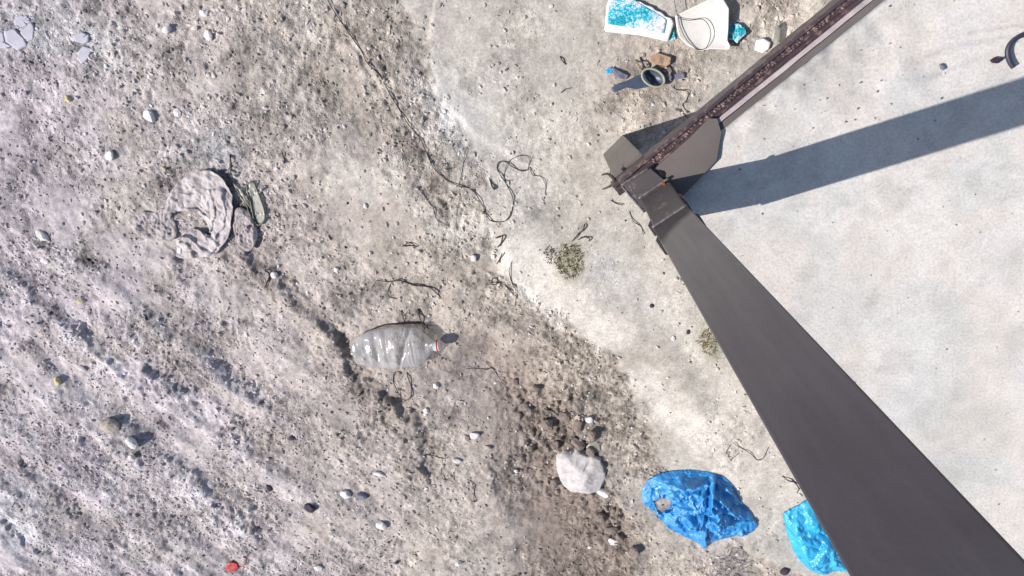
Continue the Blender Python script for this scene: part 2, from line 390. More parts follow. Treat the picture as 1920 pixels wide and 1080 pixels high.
rpatch = sstep(.0, .3, fbm(X, Y, 6, 3, 71)) * hard                       # gritty patches on the hard surface
rutL = blobm(U, Vv, 925, 760, 50, 55, 40) + blobm(U, Vv, 1020, 990, 45, 70, -20)
rough = rough * (1 - .7 * np.clip(rutL, 0, 1))
rough = np.maximum(rough, rpatch * .28)
rough = np.maximum(rough, .06)
Hh = .010 * fbm(X, Y, 1.6, 3, 2) + .006 * fbm(X, Y, 5, 3, 3)
lump = fbm(X, Y, 19, 3, 41, .6); fine = fbm(X, Y, 48, 2, 47, .7); grain = np.abs(fbm(X, Y, 34, 3, 49, .75))
pits = ridge(X, Y, 30, 2, 55)
Hh += rough * (.0066 * lump + .0088 * fine - .0095 * grain - .003 * sstep(.6, .95, pits)) * core_m
# diagonal tyre ridges, lower left
perp = (U * .60 - Vv * .80) + 30 * fbm(X, Y, 3, 3, 61)
tyre = sstep(480, 720, Vv + .45 * (420 - U) * (U < 420)) * sstep(620, 430, U - .25 * (Vv - 700))
rw = np.sin(perp / 108 * 2 * math.pi + .9) + .45 * np.sin(perp / 47 * 2 * math.pi)
Hh += .0105 * tyre * rw
PA, QA = X * .82 - Y * .57, X * .57 + Y * .82                                  # along / across the wheel tracks
leftm = sstep(760, 560, U - .35 * (Vv - 600)) * (1 - hard)
Hh += leftm * (.35 + .65 * sstep(250, 620, Vv)) * (.014 * fbm(PA * .45, QA, 9, 3, 63) + .004 * fbm(PA * .6, QA, 30, 2, 64)) * core_m
Hh += (1 - hard) * .006 * fbm(X, Y, 8, 3, 66) * core_m
Hh += .004 * hard
# scarps: the near (lower-left) lip stands proud, the far side drops into shade
def scarp(pts, drop, wid, grip=14):
    u_n, v_n = wu + 9 * fine + 14 * lump, wv + 9 * fine - 14 * lump
    dd, sd = seg_d(u_n, v_n, pts); s = dd * sd
    m = np.exp(-(dd / wid) ** 2)
    return drop * m * np.tanh(s / grip) * (.55 + .9 * np.clip(vn(u_n * .045, v_n * .045, 67), 0, 1)), m
sc1, m1 = scarp([(470, 480), (520, 530), (575, 580), (640, 640)], .013, 28, 8)
sc2, m2 = scarp([(640, 640), (655, 690), (700, 740), (765, 790), (782, 850), (790, 872)], .016, 30, 6)
sc3, m3 = scarp([(330, 480), (375, 560), (400, 650), (440, 720), (480, 760)], .010, 28, 9)
sc4, m4 = scarp([(1040, 740), (1090, 800), (1110, 850), (1140, 930), (1165, 1000), (1180, 1100)], -.014, 34, 9)
sc5, m5 = scarp([(940, 900), (960, 960), (990, 1040), (1020, 1120)], .008, 30, 12)
sc6, m6 = scarp([(300, 862), (345, 880), (390, 925), (440, 955), (480, 985)], .012, 24, 9)
sc7, m7 = scarp([(60, 890), (130, 960), (200, 1010), (290, 1090)], .012, 34, 9)
sc8, m8 = scarp([(300, 690), (345, 722), (392, 755), (430, 790)], .011, 22, 9)
sc9, m9 = scarp([(150, 625), (190, 655), (240, 690), (262, 715)], .010, 24, 9)
sc10, m10 = scarp([(250, 1015), (300, 1050), (350, 1095)], .012, 24, 9)
sc11, m11 = scarp([(-10, 985), (40, 1010), (80, 1035)], .010, 18, 6)
Hh += sc1 + sc2 + sc3 + sc4 + sc5 + sc6 + sc7 + sc8 + sc9 + sc10 + sc11
streak = np.clip(sum(np.exp(-(seg_d(wu, wv, p_)[0] / w_) ** 2) for p_, w_ in (([(300, 700), (345, 735), (400, 775)], 17), ([(340, 900), (385, 938), (460, 985)], 15), ([(140, 640), (190, 672), (250, 712)], 22), ([(240, 1030), (300, 1066), (340, 1100)], 15), ([(400, 655), (430, 690)], 14), ([(0, 965), (60, 985)], 26))), 0, 1)
# brown rut running to the lower edge
dr, _ = seg_d(wu, wv, [(900, 690), (950, 760), (1010, 830), (1050, 960), (1110, 1100), (1170, 1250)])
rut = np.exp(-(dr / 84) ** 2)
Hh -= .034 * rut
clodz = np.clip(blobm(wu, wv, 1050, 790, 75, 55, 35) + blobm(wu, wv, 985, 745, 60, 40, 45) + blobm(wu, wv, 1130, 985, 45, 80, -15) + .8 * blobm(wu, wv, 1020, 880, 70, 90, -20) + .6 * blobm(wu, wv, 720, 740, 45, 80, -35), 0, 1)
Hh += clodz * (.016 * (ridge(X, Y, 22, 2, 81) - .5) + .010 * (crumple(X + .03 * fbm(X, Y, 18, 3, 84), Y + .03 * fbm(X, Y, 18, 3, 85), 17, 8) - .3) + .006 * (crumple(X + .02 * fbm(X, Y, 30, 2, 86), Y, 38, 9) - .3) + .014 * fbm(X, Y, 38, 2, 83))
# heap of spoil against the platform
Hh += .05 * np.exp(-((U - 1300) / 130) ** 2 - ((Vv - 225) / 60) ** 2)
# hollow crack lines across the hard layer
dk, _ = seg_d(wu, wv, [(640, 40), (700, 130), (745, 205), (800, 290), (790, 330), (850, 400)])
Hh -= .006 * np.exp(-(dk / 5) ** 2)
dk2, sk2 = seg_d(wu, wv, [(815, 25), (800, 60), (806, 100), (798, 115), (812, 150), (830, 185), (870, 225), (900, 260), (960, 300)])
Hh += .006 * np.exp(-(dk2 / 26) ** 2) * np.tanh(-dk2 * sk2 / 4)
Hh = Hh * core_m + (1 - core_m) * .03 * fbm(X, Y, .6, 3, 91)
# soil colour: pale dust left with the lilac lens tint mixed in, beige right, brown damp rut
pale = np.array([.430, .386, .362]); beige = np.array([.430, .378, .326]); cement = np.array([.445, .415, .368]); brown = np.array([.232, .190, .160]); lilac = np.array([.455, .403, .465]); grey = np.array([.44, .42, .385])
fl = sstep(900, 0, U + .35 * (540 - Vv))[..., None]
col = beige * (1 - fl) + (pale * .55 + lilac * .45) * fl
col = col * (1 - hard[..., None]) + cement * hard[..., None]
col = col * (1 - .75 * streak[..., None]) + np.array([.66, .60, .615]) * .75 * streak[..., None]
bt = sstep(.0, .5, fbm(X, Y, 3.5, 4, 101))[..., None]; col = col * (1 - .35 * bt) + grey * 1.03 * .35 * bt
bt = sstep(.05, .5, fbm(X, Y, 4.5, 4, 111))[..., None]; col = col * (1 - .40 * bt) + np.array([.365, .325, .27]) * .40 * bt
bw = np.clip(rut * 1.35 + clodz * .55 + m2 * .3 + .3 * m1 + .1 * m5, 0, 1)[..., None]; col = col * (1 - bw * .96) + brown * bw * .96
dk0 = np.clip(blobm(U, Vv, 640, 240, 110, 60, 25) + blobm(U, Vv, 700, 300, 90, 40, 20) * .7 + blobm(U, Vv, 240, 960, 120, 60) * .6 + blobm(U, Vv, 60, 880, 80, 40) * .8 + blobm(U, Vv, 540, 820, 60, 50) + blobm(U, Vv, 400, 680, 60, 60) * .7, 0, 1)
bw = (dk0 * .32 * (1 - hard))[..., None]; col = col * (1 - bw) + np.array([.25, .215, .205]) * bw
pz = np.clip(blobm(wu, wv, 400, 290, 50, 60) + blobm(wu, wv, 850, 220, 50, 110, -30) + blobm(wu, wv, 1120, 510, 70, 50) * .8 + blobm(wu, wv, 1340, 980, 60, 50) * .7 + blobm(wu, wv, 1220, 560, 60, 60) * .4 + blobm(wu, wv, 30, 970, 70, 70) + blobm(wu, wv, 90, 60, 110, 60), 0, 1)[..., None]
col = col * (1 - .5 * pz) + np.array([.53, .54, .55]) * .5 * pz
pale_r = (tyre * sstep(.3, 1.2, rw))[..., None]; col = col * (1 - .35 * pale_r) + np.array([.60, .555, .57]) * .35 * pale_r
pk = (np.clip(blobm(wu, wv, 850, 700, 90, 70) + blobm(wu, wv, 920, 900, 70, 160, -12), 0, 1) * .5)[..., None]; col = col * (1 - pk) + np.array([.43, .378, .345]) * pk
jag = 16 * fbm(X, Y, 18, 3, 127)
band = np.maximum(sstep(46, 22, seg_d(wu, wv, [(955, 470), (1010, 540), (1080, 590), (1150, 635)])[0] + jag), sstep(44, 20, seg_d(wu, wv, [(1205, 725), (1250, 775), (1310, 815), (1400, 900)])[0] + jag))
band = np.maximum(band, .45 * sstep(60, 30, seg_d(wu, wv, [(1230, 480), (1300, 600), (1390, 760), (1460, 900)])[0] + jag))
band = np.maximum(band, .6 * sstep(40, 15, seg_d(wu, wv, [(640, 330), (760, 330), (830, 420), (900, 470)])[0] + jag * 2))
pw = (band * .9)[..., None]; col = col * (1 - pw) + np.array([.60, .555, .495]) * pw
dirt = np.clip(blobm(wu, wv, 1050, 680, 75, 60, 30) + blobm(wu, wv, 1180, 700, 60, 60) * .7 + blobm(wu, wv, 1200, 830, 60, 60) * .8, 0, 1) * (1 - band)
pw = (dirt * .6)[..., None]; col = col * (1 - pw) + np.array([.37, .32, .265]) * pw
ol = np.clip(blobm(U, Vv, 1068, 490, 26, 36, 20) + blobm(U, Vv, 1332, 640, 22, 38, -30), 0, 1)[..., None] * .65; col = col * (1 - ol) + np.array([.23, .205, .125]) * ol
speck = 1 + (.32 * fbm(X, Y, 60, 2, 121) + .40 * fbm(X, Y, 9, 3, 125) + .40 * fbm(X, Y, 24, 3, 126) + .20 * (vn(X * 150, Y * 150, 131) - .5) * 2) * (.35 + .9 * rough)
dots = (vn(X * 80, Y * 80, 141) > .985) * (.3 + .3 * rough)
near = (1 - sstep(0, .7, far))[..., None]
far_col = np.array([.42, .378, .345]) * (1 + .22 * fbm(X, Y, .5, 3, 151))[..., None]
col = col * (1 + (speck * (1 - .55 * dots) - 1)[..., None] * near) * near + far_col * (1 - near)
nx, ny = X.shape
idx = np.arange(nx * ny).reshape(nx, ny)
Q = np.stack([idx[:-1, :-1], idx[1:, :-1], idx[1:, 1:], idx[:-1, 1:]], -1).reshape(-1, 4)
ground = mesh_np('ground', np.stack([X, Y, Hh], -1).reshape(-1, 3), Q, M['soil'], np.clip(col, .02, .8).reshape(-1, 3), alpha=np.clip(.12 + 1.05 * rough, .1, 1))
tag(ground, 'pale stony dirt ground with ruts, cracks and cement dust', None, None, 'structure')

def gz(x, y):
    i = np.clip(np.searchsorted(gx, x), 0, nx - 1); j = np.clip(np.searchsorted(gy, y), 0, ny - 1)
    return Hh[i, j]
def gcol(x, y):
    i = np.clip(np.searchsorted(gx, x), 0, nx - 1); j = np.clip(np.searchsorted(gy, y), 0, ny - 1)
    return col[i, j]
def gp(px, py, dz=0.0):
    a = at(px, py); z = float(gz(a[0], a[1])); a = at(px, py, z); return np.array([a[0], a[1], z + dz])

# ------------------------------------------------------------------ PLATFORM: raised concrete slab with steel edge
ZS = 0.66
RA = math.radians(41.2)
er = np.array([math.cos(RA), math.sin(RA)]); ei = np.array([er[1], -er[0]])       # along the rail, inward
R0 = at(1150, 335, .58)
R0 = R0 + ei * (float((at(1400, 133, .58) - R0) @ ei) * .5)
def loc(s, t, z): p = R0 + er * s + ei * t; return (p[0], p[1], z)
s_ax = np.r_[np.arange(.07, 2.6, .009), np.geomspace(2.62, 14, 12)]; t_ax = np.r_[np.arange(.066, 3.0, .009), np.geomspace(3.02, 14, 12)]
Sg, Tg = np.meshgrid(s_ax, t_ax, indexing='ij')
XX = R0[0] + er[0] * Sg + ei[0] * Tg; YY = R0[1] + er[1] * Sg + ei[1] * Tg
us, vs_ = uv_of(XX, YY, ZS)
us = np.clip(us, 900, 3200); vs_ = np.clip(vs_, -800, 2200)
zz = ZS - .002 + .0025 * fbm(XX, YY, 3, 3, 201) + .0012 * fbm(XX, YY, 16, 3, 203)
trow = np.clip(blobm(us, vs_, 1480, 160, 160, 28, -38) + blobm(us, vs_, 1640, 140, 110, 70, -30) * .7, 0, 1)
zz += trow * .008 * fbm(XX, YY, 30, 2, 207)
cc = np.array([.575, .537, .492]) * np.ones(XX.shape + (1,))
warm = sstep(1700, 1350, us)[..., None] * .6; cc = cc * (1 - warm) + np.array([.525, .485, .44]) * warm
st = sstep(-.05, .35, fbm(XX, YY, 3.0, 4, 211, .6))[..., None]; cc = cc * (1 - .45 * st) + np.array([.31, .295, .27]) * .6 * st
st = sstep(.02, .3, fbm(XX, YY, 6, 4, 217))[..., None]; cc = cc * (1 - .4 * st) + np.array([.36, .375, .36]) * .5 * st
st = (np.clip(blobm(us, vs_, 1900, 620, 40, 90) + blobm(us, vs_, 1620, 380 + 60, 30, 50) * .5, 0, 1) * .4 * sstep(-.1, .3, fbm(XX, YY, 12, 3, 219)))[..., None]; cc = cc * (1 - st) + np.array([.34, .34, .33]) * st
# scuff arcs by the cable and gritty rows by the rail
for (a_, w_) in (([(1740, 105), (1800, 88), (1880, 70), (1960, 62)], 5), ([(1730, 150), (1790, 128), (1860, 100)], 3), ([(1820, 60), (1900, 48), (1980, 44)], 3)):
    dd_ = seg_d(us + 5 * fbm(XX, YY, 14, 2, 223), vs_ + 5 * fbm(XX, YY, 14, 2, 227), a_)[0]
    m_ = (np.exp(-(dd_ / w_) ** 2) * .4)[..., None]; cc = cc * (1 - m_) + np.array([.27, .27, .28]) * m_
gr = (trow * sstep(-.2, .4, fbm(XX, YY, 40, 2, 229)) * .6)[..., None]; cc = cc * (1 - gr) + np.array([.36, .33, .30]) * gr
for k_, (px0, py0, L_) in enumerate(((1500, 300, 60), (1590, 600, 40), (1700, 470, 90), (1820, 420, 50), (1640, 690, 70), (1780, 300 + 260, 60), (1860, 520, 80), (1740, 820, 60), (1560, 520, 30))):
    an_ = .5 + k_ * .9; dd_ = seg_d(us + 8 * fbm(XX, YY, 9, 2, 240 + k_), vs_ + 8 * fbm(XX, YY, 9, 2, 250 + k_), [(px0, py0), (px0 + L_ * math.cos(an_), py0 + L_ * math.sin(an_))])[0]
    m_ = (np.exp(-(dd_ / 3.0) ** 2) * .22)[..., None]; cc = cc * (1 - m_) + (np.array([.32, .31, .30]) if k_ % 3 else np.array([.75, .73, .71])) * m_
worn = sstep(.06, .12, fbm(XX, YY, 5, 5, 261, .62))[..., None]; cc = cc * (1 - .3 * worn) + np.array([.62, .60, .58]) * .3 * worn
bl = (sstep(.1, .3, fbm(XX, YY, 11, 4, 263, .6)) * sstep(-.1, .25, fbm(XX, YY, 2.2, 2, 265)))[..., None]; cc = cc * (1 - .3 * bl) + np.array([.34, .325, .30]) * .3 * bl
cc = cc * (1 + .10 * fbm(XX, YY, 30, 3, 231) - .4 * (vn(XX * 60, YY * 60, 233) > .9995))[..., None]
a_, b_ = XX.shape; idx = np.arange(a_ * b_).reshape(a_, b_)
Q = np.stack([idx[:-1, :-1], idx[:-1, 1:], idx[1:, 1:], idx[1:, :-1]], -1).reshape(-1, 4)
Vt = np.stack([XX, YY, zz], -1).reshape(-1, 3)
nV = len(Vt)
# skirt of the slab
per = np.r_[idx[:, 0], idx[-1, 1:], idx[-2::-1, -1], idx[0, -2:0:-1]]
Vb = Vt[per].copy(); Vb[:, 2] = .50
Qs = np.stack([per, np.arange(nV, nV + len(per)), nV + (np.arange(len(per)) + 1) % len(per), np.roll(per, -1)], -1)
slab = mesh_np('platform_slab', np.concatenate([Vt, Vb]), np.concatenate([Q, Qs]), M['concrete'], np.clip(np.concatenate([cc.reshape(-1, 3), cc.reshape(-1, 3)[per]]), .03, .8))
platform = thing('platform', 'raised pale concrete platform with a rusty steel edge beside the post', 'platform', (R0[0], R0[1], 0))
slab.name = 'slab'; child(slab, platform)
def box_st(s0, s1, t0, t1, z0, z1):
    V = [loc(s, t, z) for z in (z0, z1) for s, t in ((s0, t0), (s1, t0), (s1, t1), (s0, t1))]
    return V, [(0, 1, 2, 3), (4, 5, 6, 7), (0, 1, 5, 4), (1, 2, 6, 5), (2, 3, 7, 6), (3, 0, 4, 7)]
V, Fc = box_st(.20, 14, .22, 14, -.1, .497); child(obj('plinth', V, Fc, M['plinth'], smooth=False), platform)

def extrude_st(prof, s0, s1, n, wob=0):
    V = []; Fc = []; k = len(prof)
    for i in range(n + 1):
        s = s0 + (s1 - s0) * i / n
        for (t, z) in prof:
            V.append(loc(s, t + wob * (rnd.random() - .5), z + wob * .6 * (rnd.random() - .5)))
    for i in range(n):
        for j in range(k):
            Fc.append((i * k + j, i * k + (j + 1) % k, (i + 1) * k + (j + 1) % k, (i + 1) * k + j))
    Fc.append(tuple(range(k))); Fc.append(tuple(n * k + j for j in range(k)))
    return V, Fc
# rusty edge channel: outer leg, dirt-filled groove, inner lip
prof = [(0, .580), (0, .652), (.003, .655), (.009, .655), (.011, .645), (.024, .645), (.026, .658), (.034, .658), (.034, .580)]
V, Fc = extrude_st(prof, -.012, 4.0, 200, .0016)
rail = child(obj('edge_rail', V, Fc, M['rail'], smooth=False), platform)
# grit lying in the groove (uncountable)
GV, GF = [], []
ico = bmesh.new(); bmesh.ops.create_icosphere(ico, subdivisions=1, radius=1); IV = np.array([v.co[:] for v in ico.verts]); IF = np.array([[v.index for v in f.verts] for f in ico.faces]); ico.free()
for k in range(520):
    s = rnd.uniform(.1, 2.4); p = loc(s, rnd.uniform(.011, .024), .646); r = rnd.uniform(.0012, .004)
    GF.append(IF + len(IV) * k); GV.append(IV * r * np.array([1.2, .9, .6]) * (1 + .3 * np.random.RandomState(k).rand(len(IV), 1)) + np.array(p))
g = obj('groove_grit', np.concatenate(GV), np.concatenate(GF), steel_mat('grit_rust', (.13, .085, .085), (.24, .17, .15), .5), smooth=False); g['kind'] = 'stuff'; child(g, platform)
V, Fc = extrude_st([(.0365, .60), (.0365, .664), (.0475, .664), (.0475, .60)], .27, 4.0, 90, .0014)
child(obj('edge_lip', V, Fc, M['kerb'], smooth=False), platform)
V, Fc = extrude_st([(.050, .60), (.050, .661), (.0655, .661), (.0655, .60)], .10, 4.0, 60, .0006)
child(obj('flat_bar', V, Fc, M['plate'], smooth=False), platform)

def prism_px(pts, z0, z1):
    n = len(pts); V = [(*at(x, y, z1), z0) for x, y in pts] + [(*at(x, y, z1), z1) for x, y in pts]
    return V, [tuple(range(n - 1, -1, -1)), tuple(range(n, 2 * n))] + [(i, (i + 1) % n, n + (i + 1) % n, n + i) for i in range(n)]
V, Fc = prism_px([(1226, 318), (1278, 371), (1344, 301), (1353, 249), (1345, 222), (1330, 222), (1290, 262)], .6625, .672)
child(obj('corner_plate', V, Fc, M['plate'], bevel=.0015, smooth=False), platform)

# ------------------------------------------------------------------ GATE POST
PHI = math.radians(36)
e1 = np.array([math.cos(PHI), math.sin(PHI)]); e2 = np.array([e1[1], -e1[0]])      # along the front face, to the back
PR = np.array([.2680, -.2596]); PW, PD = .0900, .094
PL = PR - e1 * PW
post = thing('steel_post', 'tall brown square steel post rising from the platform corner', 'post', (PL[0], PL[1], ZS))
def ring_post(off, grow, z):
    o = np.array(off); g_ = grow
    return [(*(PL + o - e1 * g_ - e2 * g_), z), (*(PR + o + e1 * g_ - e2 * g_), z), (*(PR + o + e1 * g_ + e2 * (PD + g_)), z), (*(PL + o - e1 * g_ + e2 * (PD + g_)), z)]
def rings(rs):
    V = [p for r in rs for p in r]; Fc = [(3, 2, 1, 0), tuple(4 * (len(rs) - 1) + k for k in range(4))]
    for i in range(len(rs) - 1):
        for k in range(4): Fc.append((4 * i + k, 4 * i + (k + 1) % 4, 4 * i + 4 + (k + 1) % 4, 4 * i + 4 + k))
    return V, Fc
sh = -np.array([math.sin(math.radians(19.1)), -math.cos(math.radians(19.1))]) * .030
V, Fc = rings([ring_post(sh, -.002, ZS + .002), ring_post(sh * .05, -.002, .895)])
child(obj('lower_tube', V, Fc, M['post_low'], bevel=.004, smooth=False), post)
V, Fc = rings([ring_post((0, 0), 0, .9), ring_post((0, 0), 0, 2.75)])
V = [(a - PL[0], b - PL[1], c - .9) for a, b, c in V]
Rz = np.array([[e1[0], e1[1]], [e2[0], e2[1]]])
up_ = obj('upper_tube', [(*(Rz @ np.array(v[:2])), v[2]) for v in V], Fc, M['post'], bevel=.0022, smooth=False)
up_.rotation_euler = (0, 0, 0)
mw = Matrix([[e1[0], e2[0], 0, PL[0]], [e1[1], e2[1], 0, PL[1]], [0, 0, 1, .9], [0, 0, 0, 1]])
# local x = along the face, local y = to the back (mirrored pair kept right-handed by swapping the sign of y)
me = up_.data
for v in me.vertices: v.co.y = -v.co.y
me.flip_normals()
up_.matrix_world = Matrix([[e1[0], -e2[0], 0, PL[0]], [e1[1], -e2[1], 0, PL[1]], [0, 0, 1, .9], [0, 0, 0, 1]])
up_.parent = post; up_.matrix_parent_inverse = Matrix.Translation(-Vector((PL[0], PL[1], ZS)))
# weld beads
def bead(a, b, z, r, name='weld_bead', par=post):
    n = 14; P = [np.array([*(a + (b - a) * i / n), z]) + np.array([0, 0, .0025 * (rnd.random() - .5)]) for i in range(n + 1)]
    V, Fc = tube(P, r, 6, lambda t: .8 + .4 * rnd.random()); return child(obj(name, V, Fc, M['weld'], par if False else None), par)
bead(PL - e2 * .001, PR - e2 * .001, .898, .0042)
bead(PL + sh - e2 * .002, PR + sh - e2 * .002, ZS + .022, .004)
# seat plate in front of the post, on the channel
V, Fc = prism_px([(1163, 346), (1217, 313), (1279, 365), (1208, 399)], .664, .682)
child(obj('seat_plate', V, Fc, M['post_low'], bevel=.003, smooth=False), post)
a2, b2 = at(1165, 347, .68), at(1215, 316, .68)
bead(a2, b2, .682, .0035)
a2, b2 = at(1166, 349, .68), at(1208, 398, .68)
bead(a2, b2, .681, .0028)
# hinge barrels showing either side of the post
def barrel(c, r, L, z):
    P = [np.array([*(c + e1 * L * t), z]) for t in np.linspace(-.5, .5, 7)]
    V, Fc = tube(P, r, 14, lambda t: 1 - .45 * (abs(t - .5) * 2) ** 6); return child(obj('hinge_barrel', V, Fc, M['dark_steel']), post)
mid = (PL + PR) / 2
barrel(mid + e2 * .030, .028, .106, .80)
barrel(mid + e2 * .042, .036, .108, .925)
barrel(mid - e2 * .030 + sh * .6, .024, .118, .655)
# rusty bolt stubs
for (x, y) in ((1244, 345), (1247, 352)):
    p = np.array([*at(x, y, .69), .683]); V, Fc = tube([p, p + np.array([0, 0, .008])], .0045, 6); child(obj('rusty_bolt', V, Fc, M['rust_bit'], smooth=False), post)
# support stub under the platform corner
q0, q1 = at(1130, 290), at(1167, 252)
dd_ = (q1 - q0) / np.linalg.norm(q1 - q0); nn = np.array([dd_[1], -dd_[0]])
V = []
for z in (-.08, .578): V += [(*q0, z), (*q1, z), (*(q1 + nn * .085), z), (*(q0 + nn * .085), z)]
Fc = [(3, 2, 1, 0), (4, 5, 6, 7)] + [(k, (k + 1) % 4, 4 + (k + 1) % 4, 4 + k) for k in range(4)]
leg_ = obj('support_stub', V, Fc, M['plate'], bevel=.004, smooth=False)
child(leg_, platform)

# bits caught at the post
P = [np.array([*at(x, y, z), z]) for x, y, z in ((1128, 328, .60), (1140, 326, .61), (1150, 334, .615), (1153, 340, .60), (1146, 348, .59), (1130, 355, .575))]
V, Fc = tube(spline(P, 4), .0042, 5, lambda t: .45 + .8 * math.sin(math.pi * t)); tag(obj('tie_wire', V, Fc, M['twig']), 'dark twisted end of tie wire sticking out beside the rail end', 'wire')
P = [np.array([*at(x, y, z), z]) for x, y, z in ((1266, 366, .70), (1276, 368, .72), (1284, 376, .73), (1276, 378, .72), (1268, 372, .70))]
V, Fc = tube(spline(P, 4), .005, 5); tag(obj('tape_scrap', V, Fc, M['pink']), 'small pink scrap of tape caught on the right corner of the post', 'tape')

# ------------------------------------------------------------------ loose gravel on the dirt (uncountable)
def gravel(n, seed, smin, smax, name, label, pale_p, densf, dark=False):
    r = np.random.RandomState(seed)
    pts = []
    px = r.uniform(-2.75, 2.1, n * 6); py = r.uniform(-2.5, .42, n * 6)
    i = np.searchsorted(gx, px).clip(0, nx - 1); j = np.searchsorted(gy, py).clip(0, ny - 1)
    dens = densf(i, j); keep = r.rand(n * 6) < dens
    px, py, i, j = px[keep][:n], py[keep][:n], i[keep][:n], j[keep][:n]; n = len(px)
    size = smin + (smax - smin) * r.rand(n) ** 3.2
    sc_ = size[:, None] * np.stack([.7 + .9 * r.rand(n), .6 + .5 * r.rand(n), .45 + .4 * r.rand(n)], 1)
    V = IV[None] * (1 + .62 * (r.rand(n, len(IV), 1) - .5)) * sc_[:, None]
    an = r.rand(n) * 6.283; c, s = np.cos(an)[:, None], np.sin(an)[:, None]
    V = np.stack([V[..., 0] * c - V[..., 1] * s, V[..., 0] * s + V[..., 1] * c, V[..., 2]], -1)
    V += np.stack([px, py, Hh[i, j] + size * .22], -1)[:, None]
    Fi = (IF[None] + (np.arange(n) * len(IV))[:, None, None]).reshape(-1, 3)
    if dark: cl = np.array([.055, .045, .042]) * (.6 + .9 * r.rand(n, 1))
    else:
        cl = col[i, j] * (.78 + .5 * r.rand(n, 1)); wh = r.rand(n) < pale_p; cl[wh] = np.array([.58, .545, .53]) * (.75 + .35 * r.rand(wh.sum(), 1))
    cl = np.repeat(cl[:, None], len(IV), 1).reshape(-1, 3)
    o = mesh_np(name, V.reshape(-1, 3), Fi, M['gravel'], np.clip(cl, .01, .75), smooth=False)
    tag(o, label, None, None, 'stuff')
gravel(26000, 5, .0020, .0082, 'gravel', 'loose pale gravel and grit scattered over the dirt', .13, lambda i, j: np.clip(rough[i, j] * 1.15 + clodz[i, j] * .4, .06, 1))
gravel(750, 6, .0014, .0050, 'crumbs', 'dark crumbs of bark and soil scattered over the ground', 0, lambda i, j: np.clip(.12 + .5 * rough[i, j] + .25 * hard[i, j], 0, 1), True)
gravel(700, 8, .004, .016, 'soil_crumbs', 'broken brown soil crumbs lying in the rut', .02, lambda i, j: np.clip(clodz[i, j] ** 1.5 + .25 * rut[i, j] + .3 * m2[i, j], 0, 1) * .5)

# ------------------------------------------------------------------ individual stones and clods
def stone(px, py, dpx, m, name, label, cat, group=None, asp=1.2, ang=0, flat=.55, seed=0, box=0.0):
    r = np.random.RandomState(seed + 500)
    p = gp(px, py); q = at(px + dpx / 2, py, p[2]); R = abs(q[0] - p[0]) if abs(q[0] - p[0]) > 1e-4 else .01
    b = bmesh.new(); bmesh.ops.create_icosphere(b, subdivisions=2, radius=1)
    planes = [(Vector(r.randn(3)).normalized(), r.uniform(.62, .88)) for _ in range(9)]
    for v in b.verts:
        co = v.co.copy()
        if box:
            k = max(abs(co.x), abs(co.y)); co = co.lerp(Vector((co.x / k, co.y / k, co.z)) if k > .05 else co, box)
        for n_, dd in planes:
            e = co.dot(n_) - dd
            if e > 0: co -= n_ * e
        co *= 1 + .06 * (r.rand() - .5)
        v.co = Vector((co.x * R * asp ** .5, co.y * R / asp ** .5, co.z * R * flat))
    b.transform(Matrix.Rotation(math.radians(ang), 4, 'Z'))
    me = bpy.data.meshes.new(name); b.to_mesh(me); b.free(); me.materials.append(M[m])
    o = bpy.data.objects.new(name, me); C.objects.link(o); o.location = (p[0], p[1], p[2] + R * flat * .45)
    return tag(o, label, cat, group)
G_W, G_D, G_C, G_T = 'pale pebbles on the dirt', 'dark pebbles on the dirt', 'brown dirt clods along the rut', 'small stones on the hard ground'
